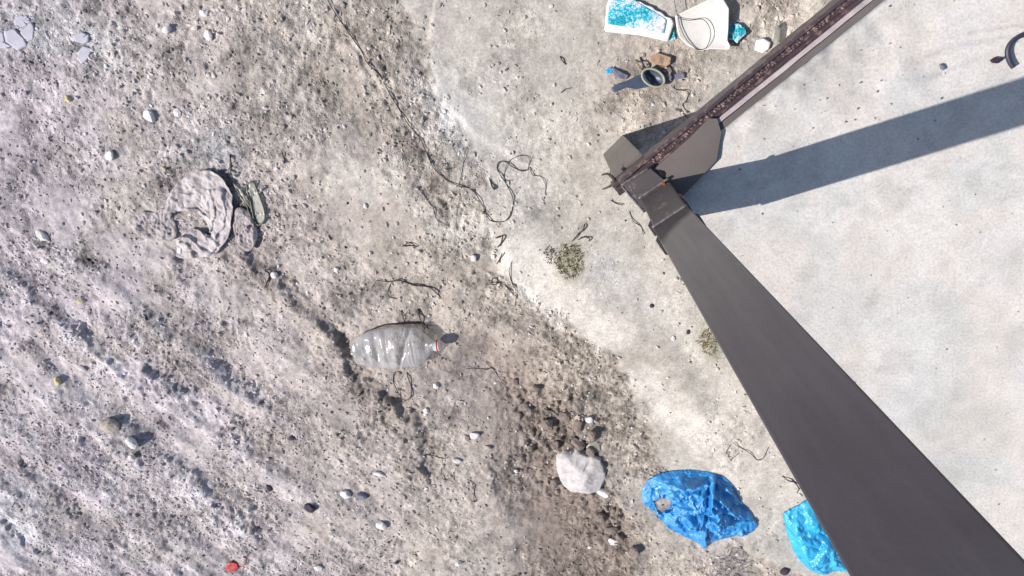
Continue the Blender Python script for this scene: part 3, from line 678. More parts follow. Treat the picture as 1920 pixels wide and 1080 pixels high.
WH = [(208, 292, 20, 'stone_white', 'white flat chip of stone up and left of the crumpled cloth', 1.1, 80),
      (283, 218, 24, 'stone_white', 'white rounded chip of stone, the left one of the pair above the cloth', 1.2, -30),
      (335, 211, 17, 'stone_white', 'white pebble to the right of the rounded chip above the cloth', 1.0, 0),
      (384, 25, 15, 'stone_white', 'narrow white chip standing at the upper left edge of the ground', .6, 80),
      (392, 66, 19, 'stone_white', 'white lumpy pebble just below the narrow chip at the upper left', .8, 30),
      (314, 55, 18, 'stone_white', 'whitish lump of cement lying in the grey dust at the upper left', 1.3, 40),
      (250, 828, 24, 'stone_white', 'large white angular stone in the tyre ridges at the lower left', 1.2, -50),
      (249, 857, 14, 'stone_white', 'small bright white pebble below the large angular stone', 1.0, 0),
      (649, 926, 20, 'stone_white', 'square cream stone chip to the left of the slate blue chip', 1.2, 0),
      (716, 984, 20, 'stone_white', 'white split pebble below the slate blue chip', .8, 60),
      (631, 505, 11, 'stone_white', 'round white pebble above the curly root tangle', 1.0, 0),
      (800, 770, 13, 'stone_white', 'white pebble with a dark shadow right of the bottle root loop', .9, 50),
      (891, 815, 17, 'stone_white', 'white blocky pebble on the bare strip left of the rut', 1.3, 10),
      (856, 862, 15, 'stone_white', 'thin white chip of stone left of the bare strip', 2.0, -15),
      (818, 722, 15, 'stone_white', 'pale pebble below the bottle cap', 1.2, 20),
      (712, 888, 15, 'stone_white', 'long white chip between the scarp end and the square chip', 2.2, -10),
      (1150, 1014, 19, 'stone_white', 'pale cube-shaped stone on the right edge of the rut', 1.1, 10),
      (1105, 786, 15, 'stone_white', 'white pebble on the right bank of the rut above the big stone', 1.1, 10),
      (1005, 819, 16, 'stone_white', 'white upright sliver of stone among the clods in the rut', .5, 70),
      (968, 883, 9, 'stone_white', 'small white pebble left of the big pale stone', 1.2, 0),
      (888, 484, 13, 'stone_white', 'pale square block with a dark square shadow below the wire', .8, 0),
      (925, 481, 9, 'stone_white', 'small pale block right of the square block below the wire', 1.0, 0),
      (686, 386, 10, 'stone_white', 'white pebble among dark crumbs on the trodden patch', .8, 20),
      (515, 515, 14, 'stone_white', 'white pebble at the upper end of the scarp below the cloth', 1.1, 20),
      (860, 1056, 14, 'stone_white', 'white pebble near the bottom edge left of the rut', 1.5, 30),
      (597, 1062, 16, 'stone_white', 'white upright stone at the bottom edge of the ground', .7, 80),
      (155, 345 + 345, 13, 'stone_white', 'white pebble right of the yellow pebble pair on the left', 1.1, 0),
      (80, 440, 22, 'stone_white', 'long white flake of stone at the far left', 1.9, -35),
      (85, 487, 17, 'stone_white', 'flat grey-white slab of stone below the long flake at the left', 1.3, -10),
      (1262, 634, 10, 'stone_white', 'white pebble with a sharp shadow on the hard ground by the post', .8, 20)]
for k, (x, y, dpx, m, lb, asp, an) in enumerate(WH):
    stone(x, y, dpx, m, 'pebble', lb, 'pebble', G_W, asp, an, .6, k, .5 if 'square' in lb or 'cube' in lb or 'block' in lb else 0)
for k, (x, y, dpx, m, lb, asp, an) in enumerate([
      (128, 186, 13, 'stone_yellow', 'yellow pebble on the grey dust at the upper left', .8, 50),
      (152, 565, 14, 'stone_yellow', 'yellow oval pebble on the far left above the tyre ridges', .6, 70),
      (108, 714, 15, 'stone_yellow', 'yellowish round pebble, the lower one at the far left', .9, 0),
      (308, 316, 9, 'stone_yellow', 'tiny olive pebble directly above the crumpled cloth', .7, 60),
      (210, 795, 34, 'stone_tan', 'brown blocky stone with a dark top shadow among the tyre ridges', 1.2, 0),
      (680, 928, 20, 'stone_slate', 'slate blue chip beside the square cream chip', 1.2, 0),
      (505, 913, 15, 'stone_dark', 'purple black pebble, upper left of the two dark ones', .8, 0),
      (583, 950, 22, 'stone_dark', 'black pebble, lower right of the two dark ones', 1.3, -20),
      (548, 820, 14, 'stone_dark', 'dark brown pebble above the two black pebbles', 1.3, 0),
      (744, 1054, 9, 'stone_dark', 'small dark pebble near the bottom edge', 1.0, 0),
      (1470, 1070, 18, 'stone_dark', 'dark purple lump beside the light blue bag at the bottom edge', 1.1, 20),
      (915, 838, 12, 'stone_tan', 'tan chip with a notch on the bare strip', 1.7, -20),
      (1222, 573, 9, 'stone_dark', 'dark round crumb on the hard ground left of the post', 1, 0),
      (1190, 838, 14, 'stone_tan', 'tan tilted chip of stone above the blue bag', 1.6, -40),
      (1290, 622, 9, 'stone_dark', 'dark crumb touching a white pebble by the post', .6, 0)]):
    stone(x, y, dpx, m, 'pebble', lb, 'pebble', None, asp, an, .6, 100 + k)
CL = [(1060, 778, 28, 'brown clod at the top of the rut bank'), (1085, 797, 26, 'brown clod on the rut bank above the big stone, upper one'), (1112, 815, 24, 'brown clod to the right of the rut bank'),
      (1084, 828, 30, 'large dark brown clod touching the top of the big pale stone'), (1028, 792, 26, 'brown clod in the middle of the rut near its top'), (1042, 832, 22, 'brown clod left of the large dark clod'),
      (990, 762, 22, 'brown clod at the left head of the rut'), (1006, 727, 18, 'small brown clod at the very top of the rut'), (1128, 968, 26, 'brown clod below the big pale stone'),
      (1146, 990, 26, 'brown clod directly above the cube-shaped stone'), (1162, 1008, 20, 'brown clod right of the cube-shaped stone'), (1108, 845, 22, 'tan clod behind the big pale stone'),
      (968, 715, 16, 'small brown clod left of the head of the rut'), (1190, 1030, 24, 'brown clod at the bottom right of the rut'), (1040, 905, 20, 'brown clod pressed against the left side of the big stone')]
for k, (x, y, dpx, lb) in enumerate(CL):
    stone(x, y, dpx, 'clod', 'dirt_clod', lb, 'dirt clod', G_C, rnd.uniform(.8, 1.4), rnd.uniform(0, 180), .75, 200 + k)

# the big pale stone
def big_stone():
    ol = [(1042, 872), (1046, 858), (1062, 852), (1085, 845), (1104, 852), (1117, 850), (1128, 858), (1136, 876), (1136, 896), (1130, 915), (1124, 926), (1108, 927), (1090, 924), (1066, 917), (1050, 905), (1045, 890)]
    pts = np.array([at(x, y) for x, y in ol]); o = resample(spline([tuple(p) for p in pts], 3, True), 56)
    c = o.mean(0); b = float(gz(*c))
    o2 = o + .003 * np.random.RandomState(3).randn(*o.shape)
    def top(x, y, s):
        h = .085 * np.clip(1 - s ** 9, 0, 1) ** .5
        h = np.minimum(h, .066 + .30 * ((x - c[0]) * .5 + (y - c[1]) * .3)); h = np.minimum(h, .074 - .25 * (y - c[1]))
        rr = np.random.RandomState(12)
        for _ in range(9):
            an = rr.rand() * 6.283; h = np.minimum(h, .074 + .016 * rr.rand() - rr.uniform(.08, .36) * ((x - c[0]) * math.cos(an) + (y - c[1]) * math.sin(an)))
        h = h - .008 * np.exp(-(seg_d(x, y, [tuple(at(1106, 858)), tuple(at(1102, 868)), tuple(at(1096, 874))])[0] / .004) ** 2)
        return b - .012 + h * (1 + 0 * x) + (1 - s ** 6) * (.006 * fbm(x, y, 18, 3, 301) + .004 * (ridge(x, y, 14, 2, 303) - .5))
    V, Fc = radial(o2, c, 16, top, lambda x, y, s: np.full_like(x, b - .03))
    st_ = obj('rock', V, Fc, M['stone'], origin=(c[0], c[1], b))
    tag(st_, 'big pale rock with a smooth grey top beside the brown rut', 'rock')
big_stone()
stone(1131, 922, 22, 'stone_white', 'stone_flake', 'white angular flake leaning on the lower right of the big pale rock', 'stone', None, .6, 60, .5, 333, .4)
stone(1112, 838, 26, 'clear_green', 'plastic_shard', 'pale green plastic shard behind the big pale rock', 'plastic shard', None, 1.0, 20, .2, 334, .6)

# cracked pale cement flakes, upper left corner
for k, (ol, lb) in enumerate([
        ([(8, 58), (28, 53), (37, 62), (50, 75), (54, 86), (34, 96), (24, 86), (12, 78)], 'largest pale cement flake in the upper left corner'),
        ([(38, 60), (50, 50), (60, 40), (66, 48), (64, 76), (54, 79), (46, 70)], 'narrow cement flake right of the largest one in the corner'),
        ([(-14, 62), (6, 59), (10, 80), (22, 88), (10, 92), (-14, 88)], 'cement flake cut by the left edge of the picture'),
        ([(24, 40), (28, 50), (46, 50), (60, 38), (48, 28), (30, 30)], 'cement flake at the top of the cracked group'),
        ([(139, 68), (145, 79), (160, 82), (170, 78), (172, 66), (156, 60)], 'small separate cement flake right of the cracked group'),
        ([(150, 95), (160, 86), (176, 90), (170, 108), (156, 122), (148, 112)], 'grey cement flake below the small separate one')]):
    p = np.array([at(x, y) for x, y in ol]); c = p.mean(0); o = c + (resample([tuple(q) for q in p], 40) - c) * .95 + .0012 * np.random.RandomState(k).randn(40, 2)
    b = float(gz(*c))
    V, Fc = radial(o, c, 5, lambda x, y, s: b + .006 + .0012 * fbm(x, y, 20, 2, 310 + k), lambda x, y, s: np.full_like(x, b - .02))
    tag(obj('cement_flake', V, Fc, M['flake'], origin=(c[0], c[1], b)), lb, 'cement flake', 'cracked cement flakes in the corner')

# ------------------------------------------------------------------ wires, roots, twigs
def strand(pts, r, m, name, label, cat, lift=.006, tap=None, group=None, seed=0):
    rr = random.Random(seed)
    P = [gp(x, y) for x, y in pts]; P = spline(P, 5)
    out = []; lift = lift + .003
    for i, p in enumerate(P):
        z = float(gz(p[0], p[1])); out.append(np.array([p[0], p[1], z + r * .8 + lift * (.5 + .5 * math.sin(i * .7 + seed))]))
    V, Fc = tube(out, r, 5, tap)
    c = out[len(out) // 2]
    return tag(obj(name, V, Fc, M[m], origin=tuple(c)), label, cat, group)
thin = lambda t: .5 + .7 * math.sin(math.pi * min(1, max(0, t)))
strand([(612, -6), (636, 34), (655, 62), (676, 92), (690, 118), (715, 145), (735, 182), (752, 210), (770, 238), (790, 262), (802, 290), (814, 315), (838, 337), (858, 347), (884, 355), (902, 378), (912, 402), (922, 414), (944, 415), (958, 400), (962, 372), (950, 346), (940, 330), (932, 315), (936, 304), (948, 303), (964, 314), (978, 320), (990, 318)], .0018, 'wire', 'wire', 'long thin dark wire winding from the top edge into a hooked loop', 'wire', .003)
strand([(990, 318), (992, 305), (990, 293), (975, 292), (960, 298), (950, 310), (946, 326), (945, 337), (962, 338)], .0011, 'wire', 'thread', 'thin loose loop of thread at the end of the long wire', 'thread', .003, None, None, 3)
strand([(994, 313), (999, 328), (1014, 331), (1023, 346), (1022, 366)], .0012, 'twig', 'thread', 'short crooked thread to the right of the wire loop', 'thread', .002, None, None, 5)
strand([(875, 275), (869, 305), (866, 325), (861, 345), (862, 370), (857, 395), (857, 418)], .0009, 'wire', 'thread', 'straight fine thread crossing the long wire', 'thread', .002, None, None, 6)
strand([(785, 352), (800, 372), (815, 395), (818, 410), (842, 424)], .0011, 'twig', 'root', 'fine root running down left of the crossing thread', 'root', .001, None, None, 7)
strand([(740, 696), (738, 716), (748, 735), (752, 746), (760, 750), (770, 744), (772, 730), (768, 712), (763, 698)], .0020, 'wire', 'root', 'dark looped root below the bottle', 'root', .004, None, None, 8)
strand([(683, 623), (700, 616), (720, 609), (750, 606), (790, 605)], .0030, 'twig', 'twig', 'dark straight twig and painted bottle shadow along the upper edge of the bottle', 'twig', .004, lambda t: .5 + .8 * t, None, 9)  # twig whose dark line also stands in for the bottle shadow
strand([(784, 580), (788, 592), (794, 606), (806, 614)], .0034, 'twig', 'twig', 'short dark twig standing off the bottle shoulder', 'twig', .008, lambda t: 1.1 - .5 * t, None, 10)
strand([(758, 604), (757, 592), (752, 582), (757, 592), (768, 580)], .0014, 'twig', 'twig', 'tiny forked twig above the bottle', 'twig', .004, None, None, 11)
strand([(868, 687), (890, 690), (912, 692), (922, 690), (935, 707), (950, 727)], .0017, 'twig', 'twig', 'thin bent twig right of the bottle', 'twig', .004, thin, None, 12)
strand([(911, 678), (922, 690)], .0015, 'twig', 'twig', 'short side twig crossing the bent twig', 'twig', .004, None, None, 13)
strand([(706, 524), (730, 528), (750, 524), (770, 532), (790, 535), (810, 540), (822, 552), (826, 560)], .0026, 'twig', 'root', 'curly dark root above the bottle', 'root', .005, thin, None, 14)
strand([(735, 528), (728, 545), (732, 556), (745, 560)], .0018, 'twig', 'root', 'short hooked root hanging from the curly root', 'root', .004, thin, None, 15)
strand([(921, 528), (925, 521), (932, 523), (932, 531), (925, 534), (920, 530), (931, 529), (946, 533), (958, 545), (970, 556)], .0017, 'twig', 'root', 'root with a small ring at its end', 'root', .004, None, None, 16)
strand([(960, 490), (955, 508), (960, 530), (968, 548), (966, 575)], .0015, 'twig', 'root', 'thin upright root right of the ringed root', 'root', .003, thin, None, 17)
strand([(1072, 452), (1082, 440), (1092, 432), (1096, 420)], .0028, 'twig', 'twig', 'dark curved twig above the dry tuft', 'twig', .008, lambda t: .6 + .6 * t, None, 18)
strand([(1085, 448), (1094, 444), (1105, 446), (1104, 452)], .0024, 'twig', 'twig', 'small hooked twig right of the curved twig', 'twig', .006, None, None, 19)
strand([(1374, 828), (1390, 840), (1405, 848), (1420, 862), (1432, 855), (1441, 838)], .0013, 'twig', 'root', 'fine branching root above the two blue bags', 'root', .003, None, None, 20)
strand([(1369, 832), (1362, 850), (1372, 860), (1384, 850)], .0010, 'twig', 'root', 'fine short root left of the branching root', 'root', .003, None, None, 21)
strand([(877, 897), (886, 905), (889, 918), (889, 934), (893, 940), (886, 938)], .0018, 'twig', 'root', 'dark curved root on the bare strip', 'root', .004, None, None, 22)
strand([(797, 851), (810, 852), (825, 857), (838, 858)], .0018, 'twig', 'root', 'short dark root at the lower end of the scarp', 'root', .004, None, None, 23)
strand([(828, 877), (831, 896), (842, 900), (851, 899), (850, 885)], .0014, 'twig', 'root', 'hook-shaped root left of the curved root', 'root', .003, None, None, 24)
strand([(930, 445), (938, 443), (943, 442), (940, 455), (934, 462)], .0030, 'twig', 'bark_chip', 'dark hooked bark chip below the wire loop', 'bark chip', .006, None, None, 25)
strand([(942, 474), (938, 484), (932, 494)], .0024, 'twig', 'bark_chip', 'dark straight bark chip beside the small pale block', 'bark chip', .006, None, None, 26)
strand([(755, 461), (768, 455), (782, 462), (768, 460), (758, 461)], .0022, 'twig', 'bark_chip', 'dark flat bark chip on the trodden patch', 'bark chip', .004, None, None, 27)
strand([(917, 332), (922, 346), (928, 354)], .0034, 'twig', 'bark_chip', 'dark wedge of bark inside the wire bend', 'bark chip', .005, lambda t: .4 + t, None, 28)
strand([(1466, 892), (1476, 898), (1488, 903), (1496, 912), (1494, 924)], .0026, 'twig', 'twig', 'dark bent twig above the light blue bag', 'twig', .006, thin, None, 29)
strand([(1050, 106), (1054, 113), (1061, 121)], .0020, 'twig', 'twig', 'short dark twig on the smooth ground left of the scoop', 'twig', .003, None, None, 30)
strand([(1052, 174), (1060, 167), (1071, 165)], .0013, 'twig', 'twig', 'thin grey twig below the short dark twig', 'twig', .003, None, None, 31)
strand([(1265, 205), (1278, 210), (1290, 222), (1302, 226)], .0017, 'twig', 'root', 'thin root ending at the rail near the spoil heap', 'root', .005, None, None, 32)
strand([(1258, 160), (1268, 168), (1290, 172), (1286, 190), (1279, 196), (1290, 212)], .0014, 'twig', 'root', 'wavy root on the stony spoil right of the scoop', 'root', .005, None, None, 33)
strand([(1145, 375), (1155, 381), (1168, 384)], .0018, 'twig', 'root', 'small root just left of the post base', 'root', .004, None, None, 34)
strand([(1180, 396), (1188, 415), (1202, 425), (1206, 440)], .0013, 'twig', 'root', 'fine drooping root left of the post', 'root', .003, None, None, 35)
strand([(432, 290), (435, 302), (434, 318), (438, 330)], .0030, 'twig', 'twig', 'dark upright twig above the crumpled cloth', 'twig', .006, lambda t: 1.1 - .5 * t, None, 36)
strand([(498, 505), (505, 510), (504, 525), (497, 540)], .0034, 'twig', 'bark_chip', 'dark curled bark chip below the plastic sleeve', 'bark chip', .006, thin, None, 37)
strand([(530, 287), (533, 296), (535, 306)], .0022, 'twig', 'bark_chip', 'short dark bark chip right of the cloth', 'bark chip', .004, None, None, 38)
strand([(1025, 925), (1035, 930)], .0015, 'twig', 'twig', 'tiny twig by the rut', 'twig', .003, None, None, 39)
strand([(1020, 765), (1040, 772), (1058, 776), (1072, 770), (1080, 778), (1092, 780), (1096, 790), (1108, 784), (1114, 795)], .0024, 'twig', 'root', 'knotted dark root on the rut bank', 'root', .006, None, None, 40)

# ------------------------------------------------------------------ weeds
def tuft(px, py, rpx, n, m, label, hmax, seed, fl=1.0):
    r = random.Random(seed); V = []; Fc = []
    for k in range(n):
        a = r.random() * 6.283; d_ = rpx * math.sqrt(r.random()); p = gp(px + d_ * math.cos(a), py + d_ * 1.25 * math.sin(a))
        dirn = np.array([r.gauss(0, 1), r.gauss(0, 1), abs(r.gauss(0, fl)) + .15]); dirn /= np.linalg.norm(dirn)
        L = hmax * (.35 + .65 * r.random()); sd = np.cross(dirn, [0, 0, 1]); sd = sd / (np.linalg.norm(sd) + 1e-6) * r.uniform(.0008, .0022)
        mid_ = p + dirn * L * .55; tip = p + dirn * L + np.array([0, 0, -.25 * L]); tip[2] = max(tip[2], p[2] + .001)
        i = len(V); V += [p - sd, p + sd, mid_ + sd * .8, mid_ - sd * .8, tip]; Fc += [(i, i + 1, i + 2, i + 3), (i + 3, i + 2, i + 4)]
    c = gp(px, py)
    return tag(obj('dry_weed', V, Fc, M[m], smooth=False, origin=tuple(c)), label, 'weed', 'dry weeds in the hard ground')
tuft(1068, 490, 26, 230, 'weed', 'dry olive weed tuft left of the post', .026, 1)
tuft(1330, 640, 20, 150, 'straw', 'yellowish dry weed tuft at the left edge of the post', .026, 2)
tuft(1372, 1062, 30, 150, 'fibre', 'grey bundle of frayed fibre below the dark blue bag', .06, 3, .4)
tuft(1030, 478, 12, 60, 'twig', 'small dark tuft of rootlets left of the olive weed', .016, 4)

# ------------------------------------------------------------------ flat litter, upper right
def sheet(name, ol, m, label, cat, th=.004, lift=.006, bend=.01, freq=6, seed=0, n=60, rings=14, parent=None, group=None, z=None, rim=0, extra=None, smoothn=0, centre=None, hole=None):
    p = np.array([at(x, y) for x, y in ol]); o = resample(spline([tuple(q) for q in p], 4, True) if smoothn else [tuple(q) for q in p], n)
    c = np.array(at(*centre)) if centre else o.mean(0); b = float(gz(*c)) if z is None else z
    def top(x, y, s):
        h = b + lift + th + bend * fbm(x, y, freq, 3, 400 + seed) * (.3 + .7 * (1 - s ** 4)) + rim * s ** 3
        if extra: h = h + extra(x, y, s)
        return np.maximum(h, gz(x, y) + .002) if z is None else h
    V, Fc = radial(o, c, rings, top, lambda x, y, s: top(x, y, s) - th)
    if hole is not None:
        V_ = np.array(V); ins = inside(V_[:, 0] + .006 * fbm(V_[:, 0], V_[:, 1], 40, 2, 451), V_[:, 1], [tuple(at(x, y)) for x, y in hole]); Fc = [f for f in Fc if not any(ins[i] for i in f)]
    o_ = obj(name, V, Fc, M[m], origin=(c[0], c[1], b))
    if label: tag(o_, label, cat, group)
    if parent: child(o_, parent)
    return o_
c0 = at(1195, 45); b0 = float(gz(*c0))
car = thing('printed_wrapper', 'torn white packaging sheet with a mottled teal print at the top edge', 'packaging', (c0[0], c0[1], b0))
sheet('backing', [(1137, 12), (1146, -12), (1178, -12), (1190, 3), (1200, 4), (1208, 10), (1222, 14), (1228, 21), (1240, 24), (1247, 33), (1256, 34), (1263, 43), (1251, 79), (1236, 75), (1200, 67), (1133, 60)], 'paper', None, None, .003, .010, .006, 5, 1, parent=car)
sheet('print_panel', [(1141, 12), (1150, -10), (1177, -10), (1195, 6), (1226, 23), (1248, 37), (1249, 40), (1244, 64), (1200, 55), (1138, 46)], 'print', None, None, .0012, .0140, .006, 5, 1, parent=car)
sheet('teal_scrap', [(1252, 60), (1264, 56), (1266, 74), (1252, 77)], 'print', 'small torn teal scrap between the print and the white sheet', 'packaging', .002, .008, .004, 8, 2, 24, 5)
white = sheet('plastic_sheet', [(1263, 32), (1290, 18), (1324, 2), (1345, -10), (1352, 2), (1362, 18), (1361, 55), (1359, 78), (1365, 88), (1363, 94), (1330, 93), (1308, 96), (1285, 86), (1270, 70), (1265, 50)], 'sheet', 'smooth off-white plastic sheet with a thin wire looped over it', 'plastic sheet', .004, .020, .016, 4, 3, 90, 18, rim=.012)
P = spline([np.array([*at(x, y), float(gz(*at(1310, 50))) + .037]) for x, y in ((1258, -10), (1264, 20), (1268, 34), (1272, 52), (1280, 70), (1291, 84), (1304, 94), (1318, 92), (1325, 80), (1328, 62), (1322, 46), (1311, 38), (1290, 40), (1272, 37), (1266, 30))], 5)
V, Fc = tube(P, .0011, 6); tag(obj('wire', V, Fc, M['wire'], origin=tuple(P[20])), 'thin dark wire looped over the white plastic sheet', 'wire')
sheet('foil_wrapper', [(1363, 50), (1370, 44), (1385, 45), (1396, 54), (1398, 64), (1388, 72), (1380, 82), (1374, 76), (1364, 74)], 'print', 'crumpled pale teal wrapper right of the white sheet', 'wrapper', .003, .010, .016, 16, 4, 40, 10)
sheet('plastic_shard', [(1416, 76), (1430, 72), (1444, 80), (1440, 92), (1428, 100), (1413, 94)], 'paper', 'white shard of plastic close to the rusty rail', 'plastic shard', .004, .010, .010, 8, 5, 30, 6)
sheet('foil_wrapper', [(1446, 52), (1454, 47), (1461, 56), (1459, 76), (1452, 86), (1443, 76)], 'clear_green', 'narrow greenish wrapper touching the rusty rail', 'wrapper', .003, .020, .012, 16, 6, 30, 8)
sheet('brown_rag', [(1218, 106), (1232, 99), (1246, 104), (1258, 108), (1256, 120), (1246, 126), (1232, 122), (1216, 116)], 'orange_rag', 'small orange brown scrap of rag above the scoop', 'rag', .004, .006, .014, 16, 7, 36, 8)
c1 = at(1155, 138); wr = thing('candy_wrapper', 'little turquoise and purple wrapper above the scoop handle', 'wrapper', (c1[0], c1[1], float(gz(*c1))))
sheet('turquoise_end', [(1135, 131), (1142, 127), (1148, 130), (1146, 138), (1138, 138)], 'cyan_bag', None, None, .003, .006, .010, 20, 8, 20, 5, parent=wr)
sheet('purple_end', [(1146, 126), (1155, 130), (1168, 137), (1178, 142), (1172, 149), (1160, 147), (1150, 142)], 'stone_slate', None, None, .003, .006, .012, 22, 9, 26, 6, parent=wr)
# scoop
c2 = at(1195, 150); bz = float(gz(*c2))
scoop = thing('plastic_scoop', 'dark slate blue plastic scoop with an oval bowl and flat handle', 'scoop', (c2[0], c2[1], bz))
sheet('handle', [(1144, 168), (1152, 159), (1170, 154), (1190, 143), (1208, 136), (1220, 148), (1222, 160), (1208, 164), (1192, 167), (1172, 164), (1152, 173)], 'slate_plastic', None, None, .008, .012, .004, 6, 10, 60, 8, parent=scoop)
tp = [(1222 + 22 * math.cos(a) * math.cos(.5) - 15 * math.sin(a) * math.sin(.5), 146 + 22 * math.cos(a) * math.sin(.5) + 15 * math.sin(a) * math.cos(.5)) for a in np.linspace(0, 6.2832, 24, endpoint=False)]
sheet('bowl', tp, 'slate_plastic', None, None, .004, .018, .001, 5, 11, 48, 10, parent=scoop, extra=lambda x, y, s: .018 * (s ** 2.2 - .6))
P = [np.array([*at(x, y), bz + .033]) for x, y in tp]; P = spline(P + [P[0]], 2); V, Fc = tube(P, .0038, 6); child(obj('rim', V, Fc, M['khaki']), scoop)
sheet('tail', [(1244, 140), (1262, 140), (1282, 136), (1284, 146), (1262, 150), (1246, 150)], 'stone_slate', None, None, .004, .006, .006, 18, 12, 26, 5, parent=scoop)
strand([(1200, 108), (1204, 118), (1210, 130)], .003, 'cable', 'twig', 'dark stick propped against the scoop bowl', 'twig', .015, None, None, 41)
strand([(1191, 112), (1196, 122), (1206, 134)], .0025, 'straw', 'twig', 'pale stick propped beside the dark stick at the scoop', 'twig', .012, None, None, 42)

# ------------------------------------------------------------------ crumpled cloth and plastic, left
cl_ol = [(322, 372), (334, 350), (352, 332), (372, 322), (396, 318), (418, 328), (433, 346), (441, 368), (442, 392), (440, 416), (432, 444), (416, 466), (402, 477), (372, 480), (340, 479), (338, 462), (341, 445), (330, 432), (318, 412), (316, 392)]
cc_ = np.array(at(385, 400)); k2 = np.array(at(372, 412))
FOLDS = [([(325, 366), (340, 384), (362, 388), (386, 402)], 0.0088, 0.0070), ([(352, 412), (375, 430), (395, 439), (408, 445), (411, 455), (405, 465)], 0.0099, 0.0063),
         ([(403, 362), (410, 396), (408, 424), (398, 438)], 0.0072, 0.0063), ([(356, 440), (380, 455), (402, 468)], 0.0083, 0.0063), ([(350, 448), (367, 460), (373, 478)], 0.0072, 0.0056),
         ([(352, 338), (372, 352), (384, 340)], 0.0055, 0.0056), ([(342, 360), (372, 366), (392, 352), (412, 352)], 0.0055, 0.0063), ([(425, 352), (428, 385), (424, 420), (410, 448)], 0.0066, 0.0070)]
FOLDS = [(np.array([at(*p) for p in f_]), a_, w_) for f_, a_, w_ in FOLDS]
def cloth_x(x, y, s):
    hgt = -.030 * np.exp(-((x - k2[0]) ** 2 + (y - k2[1]) ** 2) / .045 ** 2)
    xx = x + .012 * fbm(x, y, 22, 2, 435); yy = y + .012 * fbm(x, y, 22, 2, 436)
    for f_, a_, w_ in FOLDS:
        dd, sd = seg_d(xx, yy, [tuple(p) for p in f_]); hgt = hgt + 1.0 * a_ * np.exp(-dd / (w_ * 3.0)) * (sd < 0)
    return hgt + .012 * (np.abs(fbm(xx, yy, 15, 3, 433)) - .2) + .011 * crumple(xx, yy, 16, 4) + .006 * crumple(xx, yy, 38, 5) + .008 * s ** 1.5
sheet('crumpled_cloth', cl_ol, 'cloth', 'muddy beige crumpled cloth with a raised curved rim', 'cloth', .004, .008, .006, 9, 21, 190, 66, extra=cloth_x, smoothn=1, centre=(385, 400), hole=[(322, 398), (350, 394), (366, 400), (384, 412), (399, 428), (400, 438), (382, 432), (362, 426), (350, 436), (342, 458), (330, 450), (318, 420)])
def rag_x(x, y, s): return .022 * (np.abs(fbm(x, y, 16, 3, 441)) ** .8 - .2) * (1 - s ** 8) + (.010 * crumple(x + .02 * fbm(x, y, 20, 2, 444), y * .5, 24, 6) + .006 * crumple(x, y + .02 * fbm(x, y, 20, 2, 445), 55, 7)) * (1 - s ** 8)
sheet('mud_rag', [(252, 404), (270, 396), (290, 398), (305, 390), (322, 396), (332, 420), (334, 440), (318, 452), (296, 446), (272, 446), (256, 436), (246, 420)], 'mud_rag', 'torn muddy rag left of the crumpled cloth', 'rag', .004, .006, .008, 10, 22, 110, 34, extra=rag_x, smoothn=1)
sheet('mud_rag', [(444, 392), (456, 388), (470, 398), (480, 416), (486, 440), (478, 462), (468, 470), (452, 460), (444, 440), (440, 416)], 'mud_rag', 'small grey rag between the crumpled cloth and the plastic sleeve', 'rag', .004, .004, .008, 12, 23, 100, 30, extra=rag_x, smoothn=1)
sheet('cloth_strip', [(338, 446), (346, 448), (345, 478), (338, 478)], 'stone_white', 'white folded strip at the lower corner of the crumpled cloth', 'cloth', .004, .034, .002, 9, 24, 24, 5)
sl_ = [(466, 346), (471, 341), (478, 342), (483, 352), (490, 370), (497, 390), (499, 406), (495, 416), (487, 421), (480, 414), (476, 396), (472, 376), (467, 358)]
c3 = at(483, 380); sv = thing('plastic_sleeve', 'long rounded greenish plastic sleeve lying right of the cloth', 'plastic sleeve', (c3[0], c3[1], float(gz(*c3))))
sheet('film', sl_, 'clear_green', None, None, .003, .003, .003, 8, 25, 60, 10, parent=sv, smoothn=1)
P = [np.array([*at(x, y), float(gz(*c3)) + .013]) for x, y in sl_]; P = spline(P, 4, True); P.append(P[0]); V, Fc = tube(P, .0030, 6); child(obj('rim', V, Fc, M['green_rim']), sv)
strand([(428, 334), (440, 346), (452, 362), (462, 384), (472, 400), (478, 412), (480, 430), (476, 446)], .0034, 'green_rim', 'plastic_strap', 'thin dark green strap curving between cloth and sleeve', 'strap', .008, None, None, 51)
strand([(440, 342), (455, 360), (465, 378), (474, 396)], .0050, 'clear_green', 'plastic_strap', 'pale greenish strap beside the thin dark strap', 'strap', .004, None, None, 52)

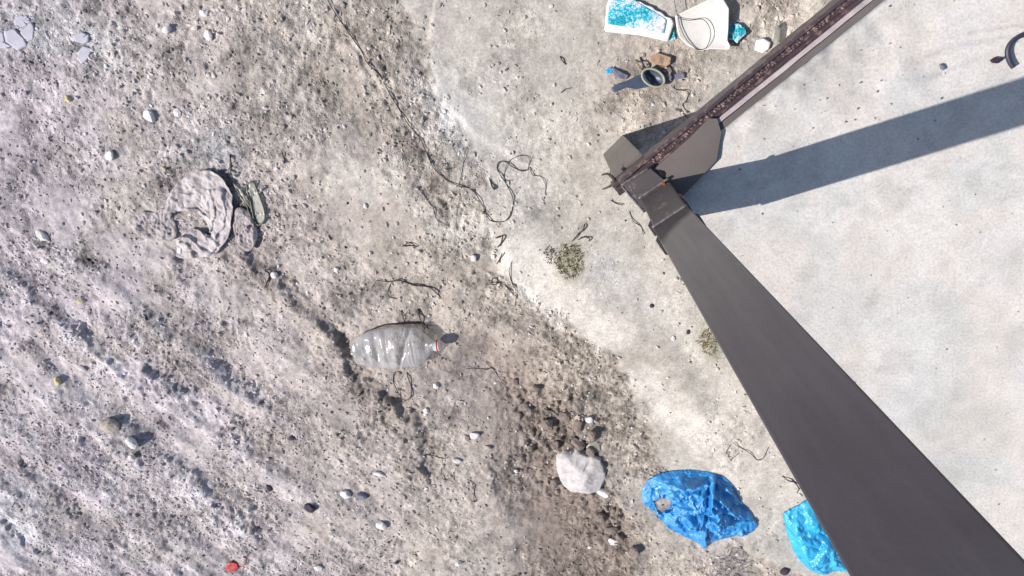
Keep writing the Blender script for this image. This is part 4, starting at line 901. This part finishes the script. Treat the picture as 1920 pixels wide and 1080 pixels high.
# ------------------------------------------------------------------ water bottle
def bottle():
    A = np.array([*at(668, 652), 0.0]); B = np.array([*at(832, 641), 0.0])
    z0 = float(gz(*((A + B)[:2] / 2)))
    ax = (B - A)[:2]; L = np.linalg.norm(ax); ax /= L; sd = np.array([-ax[1], ax[0]])
    root = thing('water_bottle', 'crushed clear plastic water bottle with a white and red cap', 'bottle', ((A + B)[0] / 2, (A + B)[1] / 2, z0))
    # (t along the length, half width, half height)
    prof = [(0.0, .045, .018), (.012, .060, .034), (.05, .068, .042), (.09, .070, .043), (.13, .074, .044), (.17, .082, .046), (.22, .089, .050), (.27, .091, .047), (.33, .092, .052), (.40, .093, .049), (.47, .095, .053), (.55, .096, .054), (.60, .095, .050), (.625, .094, .055), (.70, .092, .056), (.735, .088, .055), (.78, .070, .048), (.83, .050, .039), (.87, .033, .030), (.895, .022, .023), (.925, .021, .021)]
    T = np.array(prof); T[:, 1] *= .95; T[:, 2] *= np.where(T[:, 0] < .87, .80, 1); ts = np.linspace(0, .925, 90)
    wv_ = np.interp(ts, T[:, 0], T[:, 1]); hv = np.interp(ts, T[:, 0], T[:, 2])
    n = 44; V = []; Fc = []
    for i, t in enumerate(ts):
        for k in range(n):
            q = 2 * math.pi * k / n; cx, sz = math.cos(q), math.sin(q)
            body = 1 - float(sstep(.80, .90, np.array(t)))
            den = float(fbm(np.array(t * L * 1.0), np.array(q * .06), 16, 3, 501)) * .0085 + float(ridge(np.array(t * L), np.array(cx * .07), 13, 2, 505) - .5) * .012
            rib = .0022 * math.sin(t * 150) * (.8 if .60 < t < .70 else .12)
            wdt = wv_[i] + (den * .6 + rib) * body; hgt = hv[i] + (den * 1.1 + rib) * body
            # flatten and dent the upper side
            zz_ = hgt * math.copysign(abs(sz) ** .85, sz)
            if sz > 0: zz_ -= body * .020 * math.exp(-((t - .30) / .05) ** 2 - (cx / .55) ** 2) + body * .016 * math.exp(-((t - .585 - .10 * cx) / .016) ** 2)
            p = A[:2] + ax * (t * L) + sd * (wdt * cx)
            V.append((p[0], p[1], z0 + .036 + zz_))
    for i in range(len(ts) - 1):
        for k in range(n):
            j = (k + 1) % n; Fc.append((i * n + k, i * n + j, (i + 1) * n + j, (i + 1) * n + k))
    Fc.append(tuple(range(n)))
    child(obj('body', V, Fc, M['pet']), root)
    def cyl(t0, t1, r, m, name, par=root, teeth=0):
        P = [np.array([*(A[:2] + ax * L * t), z0 + .036]) for t in (t0, t1)]
        V, Fc = tube(P, r, 22); o = obj(name, V, Fc, m, bevel=.0012 if r > .0 else 0, smooth=False); child(o, root)
        return o
    cyl(.910, .930, .0225, M['pet_neck'], 'neck_ring')
    c_ = cyl(.931, .968, .0225, M['cap_white'], 'cap')
    r_ = cyl(.941, .960, .0232, M['red'], 'cap_band')
    mw_ = r_.location.copy(); r_.parent = c_; r_.location = mw_ - c_.location
bottle()

# ------------------------------------------------------------------ blue bags
b_ol = [(1203, 918), (1212, 903), (1230, 891), (1256, 883), (1290, 880), (1322, 883), (1348, 888), (1368, 902), (1382, 922), (1390, 940), (1402, 952), (1410, 966), (1420, 980), (1414, 994), (1400, 1000), (1378, 1002), (1352, 1010), (1328, 1018), (1322, 1026), (1304, 1014), (1282, 1002), (1256, 990), (1238, 972), (1224, 956), (1206, 942)]
kb = np.array(at(1336, 886)); hb = np.array(at(1240, 948))
def bag_x(x, y, s):
    a = np.arctan2(y - kb[1], x - kb[0]); r = np.hypot(x - kb[0], y - kb[1])
    wq = fbm(x, y, 10, 3, 601); wr = fbm(x, y, 10, 3, 602)
    f = .022 * (1 - np.abs(np.sin(a * 4.5 + 2.6 * wq + 4 * r))) ** 1.5 * np.clip(r * 9, 0.1, 1)
    xx, yy = x + .045 * wq, y + .045 * wr
    fan = sstep(.02, .10, r)
    crk = fan * (.034 * (np.abs(fbm(a + .5 * wq, r * 1.6, 3.4, 2, 603)) - .2) + .018 * (np.abs(fbm(a + .4 * wr, r * 2.5, 8.5, 2, 604)) - .15))
    left = np.exp(-((x - hb[0]) ** 2 + (y - hb[1]) ** 2) / .11 ** 2)
    crk = crk + (.35 + .65 * left) * (.010 * (crumple(xx, yy, 24, 1) - .3) + .008 * (crumple(xx, yy, 52, 2) - .3))
    arc = .016 * (1 - np.abs(np.sin(s * 13 + 3 * wq))) ** 1.5 * sstep(.35, .5, s) * sstep(1, .86, s) * sstep(-.02, .06, y - at(1310, 940)[1])
    sec = -.030 * np.exp(-((x - hb[0]) ** 2 + (y - hb[1]) ** 2) / .06 ** 2)
    v0 = at(1330, 905); v1 = at(1326, 960); v2 = at(1334, 1020)
    dd, sd = seg_d(xx, yy, [tuple(v0), tuple(v1), tuple(v2)])
    val = .018 * np.exp(-(dd / .03) ** 2) * np.tanh(dd * sd / .006)
    w0 = at(1345, 895); w1 = at(1370, 940); w2 = at(1412, 965); dd, sd = seg_d(xx, yy, [tuple(w0), tuple(w1), tuple(w2)])
    val = val + .018 * np.exp(-(dd / .035) ** 2) * np.tanh(-dd * sd / .008)
    return (f + crk + sec + val + arc) * (1 - s ** 12) + .044 * (1 - s ** 2.6)
def bag(name, ol, m, label, seed, hole=None, extra=None, n=220, rings=80, centre=None):
    p = np.array([at(x, y) for x, y in ol]); o = resample(spline([tuple(q) for q in p], 4, True), n)
    o = o + .0012 * np.random.RandomState(seed).randn(n, 2)
    c = np.array(at(*centre)) if centre else o.mean(0); b = float(gz(*c))
    top = lambda x, y, s: np.maximum(b + .006 + extra(x, y, s), gz(x, y) + .003)
    V, Fc = radial(o, c, rings, top, lambda x, y, s: np.maximum(gz(x, y) + .0015, b - .02))
    if hole is not None:
        hp = [tuple(at(x, y)) for x, y in hole]; V_ = np.array(V)
        ins = inside(V_[:, 0], V_[:, 1], hp); Fc = [f for f in Fc if not all(ins[i] for i in f)]
    return tag(obj(name, V, Fc, M[m], origin=(c[0], c[1], b)), label, 'plastic bag')
bag('plastic_bag', b_ol, 'blue_bag', 'crumpled dark blue plastic bag with a torn handle hole', 1, [(1220, 929), (1236, 923), (1257, 926), (1260, 946), (1248, 958), (1234, 962), (1226, 946)], bag_x, centre=(1310, 950))
c_ol = [(1469, 962), (1482, 952), (1500, 943), (1520, 932), (1530, 950), (1556, 990), (1580, 1030), (1592, 1066), (1580, 1068), (1562, 1068), (1546, 1074), (1526, 1070), (1506, 1056), (1490, 1036), (1480, 1012), (1472, 988)]
k3 = np.array(at(1575, 1045))
def bag2_x(x, y, s):
    a = np.arctan2(y - k3[1], x - k3[0]); r = np.hypot(x - k3[0], y - k3[1]); wq = fbm(x, y, 9, 2, 611)
    f = .007 * (1 - np.abs(np.sin(a * 4.5 + 1.6 * wq))) * np.clip(r * 6, 0, 1)
    xx, yy = x + .03 * wq, y + .03 * fbm(x, y, 9, 2, 612)
    crk = .012 * (np.abs(fbm(xx, yy, 11, 2, 613)) - .2) + .012 * (crumple(xx, yy, 12, 3) - .3) + .007 * (crumple(xx, yy, 30, 3) - .3) + .012 * (np.abs(fbm(xx, yy, 30, 2, 614)) - .15)
    val = 0
    for pts, sg in (([(1494, 956), (1486, 985), (1492, 1020), (1512, 1050)], 1), ([(1510, 1028), (1530, 1006), (1548, 992)], -1), ([(1508, 1028), (1540, 1046), (1578, 1038)], 1), ([(1512, 950), (1520, 975), (1540, 995)], 1)):
        dd, sd = seg_d(xx, yy, [tuple(at(*p)) for p in pts]); val = val + sg * .014 * np.exp(-(dd / .035) ** 2) * np.tanh(dd * sd / .006)
    return (f + crk + val) * (1 - s ** 10) + .055 * (1 - s ** 3)
bag('plastic_bag', c_ol, 'cyan_bag', 'light cyan plastic bag half hidden behind the post', 2, None, bag2_x, 170, 60)

# red scrap with a string at the lower left
sheet('red_scrap', [(424, 1060), (430, 1054), (446, 1056), (448, 1064), (440, 1071), (424, 1071)], 'red', 'small bright red plastic scrap at the bottom left', 'plastic scrap', .006, .008, .006, 18, 31, 30, 6)
strand([(448, 1062), (460, 1056), (462, 1046), (458, 1040)], .0018, 'red', 'string', 'thin red string curling from beside the red scrap', 'string', .008, None, None, 61)

# ------------------------------------------------------------------ litter on the platform
def on_slab(name, ol, m, label, cat, th, bend, seed):
    p = np.array([at(x, y, ZS) for x, y in ol]); o = resample([tuple(q) for q in p], 30); c = o.mean(0)
    V, Fc = radial(o, c, 6, lambda x, y, s: ZS + .004 + th + bend * fbm(x, y, 14, 3, 700 + seed), lambda x, y, s: np.full_like(x, ZS + .001))
    tag(obj(name, V, Fc, M[m], origin=(c[0], c[1], ZS)), label, cat)
on_slab('dead_leaf', [(1855, 113), (1862, 108), (1870, 110), (1877, 108), (1874, 114), (1868, 119), (1859, 118)], 'leaf', 'dark curled dead leaf on the concrete left of the cable', 'leaf', .004, .008, 1)
on_slab('paper_scrap', [(1760, 121), (1765, 122), (1768, 128), (1767, 132), (1763, 129)], 'stone_slate', 'tiny blue grey scrap on the concrete left of the leaf', 'scrap', .003, .004, 2)
P = spline([np.array([*at(x, y, ZS + .01), ZS + .010]) for x, y in ((1900, 126), (1893, 115), (1889, 100), (1892, 86), (1902, 74), (1918, 66), (1940, 62), (1965, 68), (1980, 90), (1972, 118), (1950, 135))], 6)
V, Fc = tube(P, .0056, 8); tag(obj('cable_loop', V, Fc, M['cable'], origin=tuple(P[10])), 'dark loop of cable on the concrete at the right edge', 'cable')
# loose grit on the slab (uncountable)
r = np.random.RandomState(77); n = 320; GV = []; px_ = r.uniform(1340, 1920, n * 8); py_ = r.uniform(0, 1000, n * 8)
dn = .06 + .9 * np.clip(blobm(px_, py_, 1480, 165, 150, 26, -38) + .5 * blobm(px_, py_, 1640, 150, 120, 80, -30), 0, 1); kp = r.rand(n * 8) < dn; px_, py_ = px_[kp][:n], py_[kp][:n]
pp = np.array([at(a, b, ZS) for a, b in zip(px_, py_)]); st_ = (pp - R0); ok = (st_ @ ei > .075) & (st_ @ er > .1); pp = pp[ok]; n = len(pp)
sz_ = .0008 + .0026 * r.rand(n) ** 4
V = IV[None] * (1 + .35 * (r.rand(n, len(IV), 1) - .5)) * sz_[:, None, None] * np.array([1, .9, .6]) + np.c_[pp, np.full(n, ZS + .001)][:, None]
Fi = (IF[None] + (np.arange(n) * len(IV))[:, None, None]).reshape(-1, 3)
cl = np.where(r.rand(n, 1) < .25, np.array([[.14, .12, .11]]), np.array([[.42, .38, .34]]) * (.7 + .5 * r.rand(n, 1)))
g = mesh_np('slab_grit', V.reshape(-1, 3), Fi, M['gravel'], np.repeat(cl[:, None], len(IV), 1).reshape(-1, 3), smooth=False)
tag(g, 'fine grit scattered on the concrete near the rail', None, None, 'stuff')
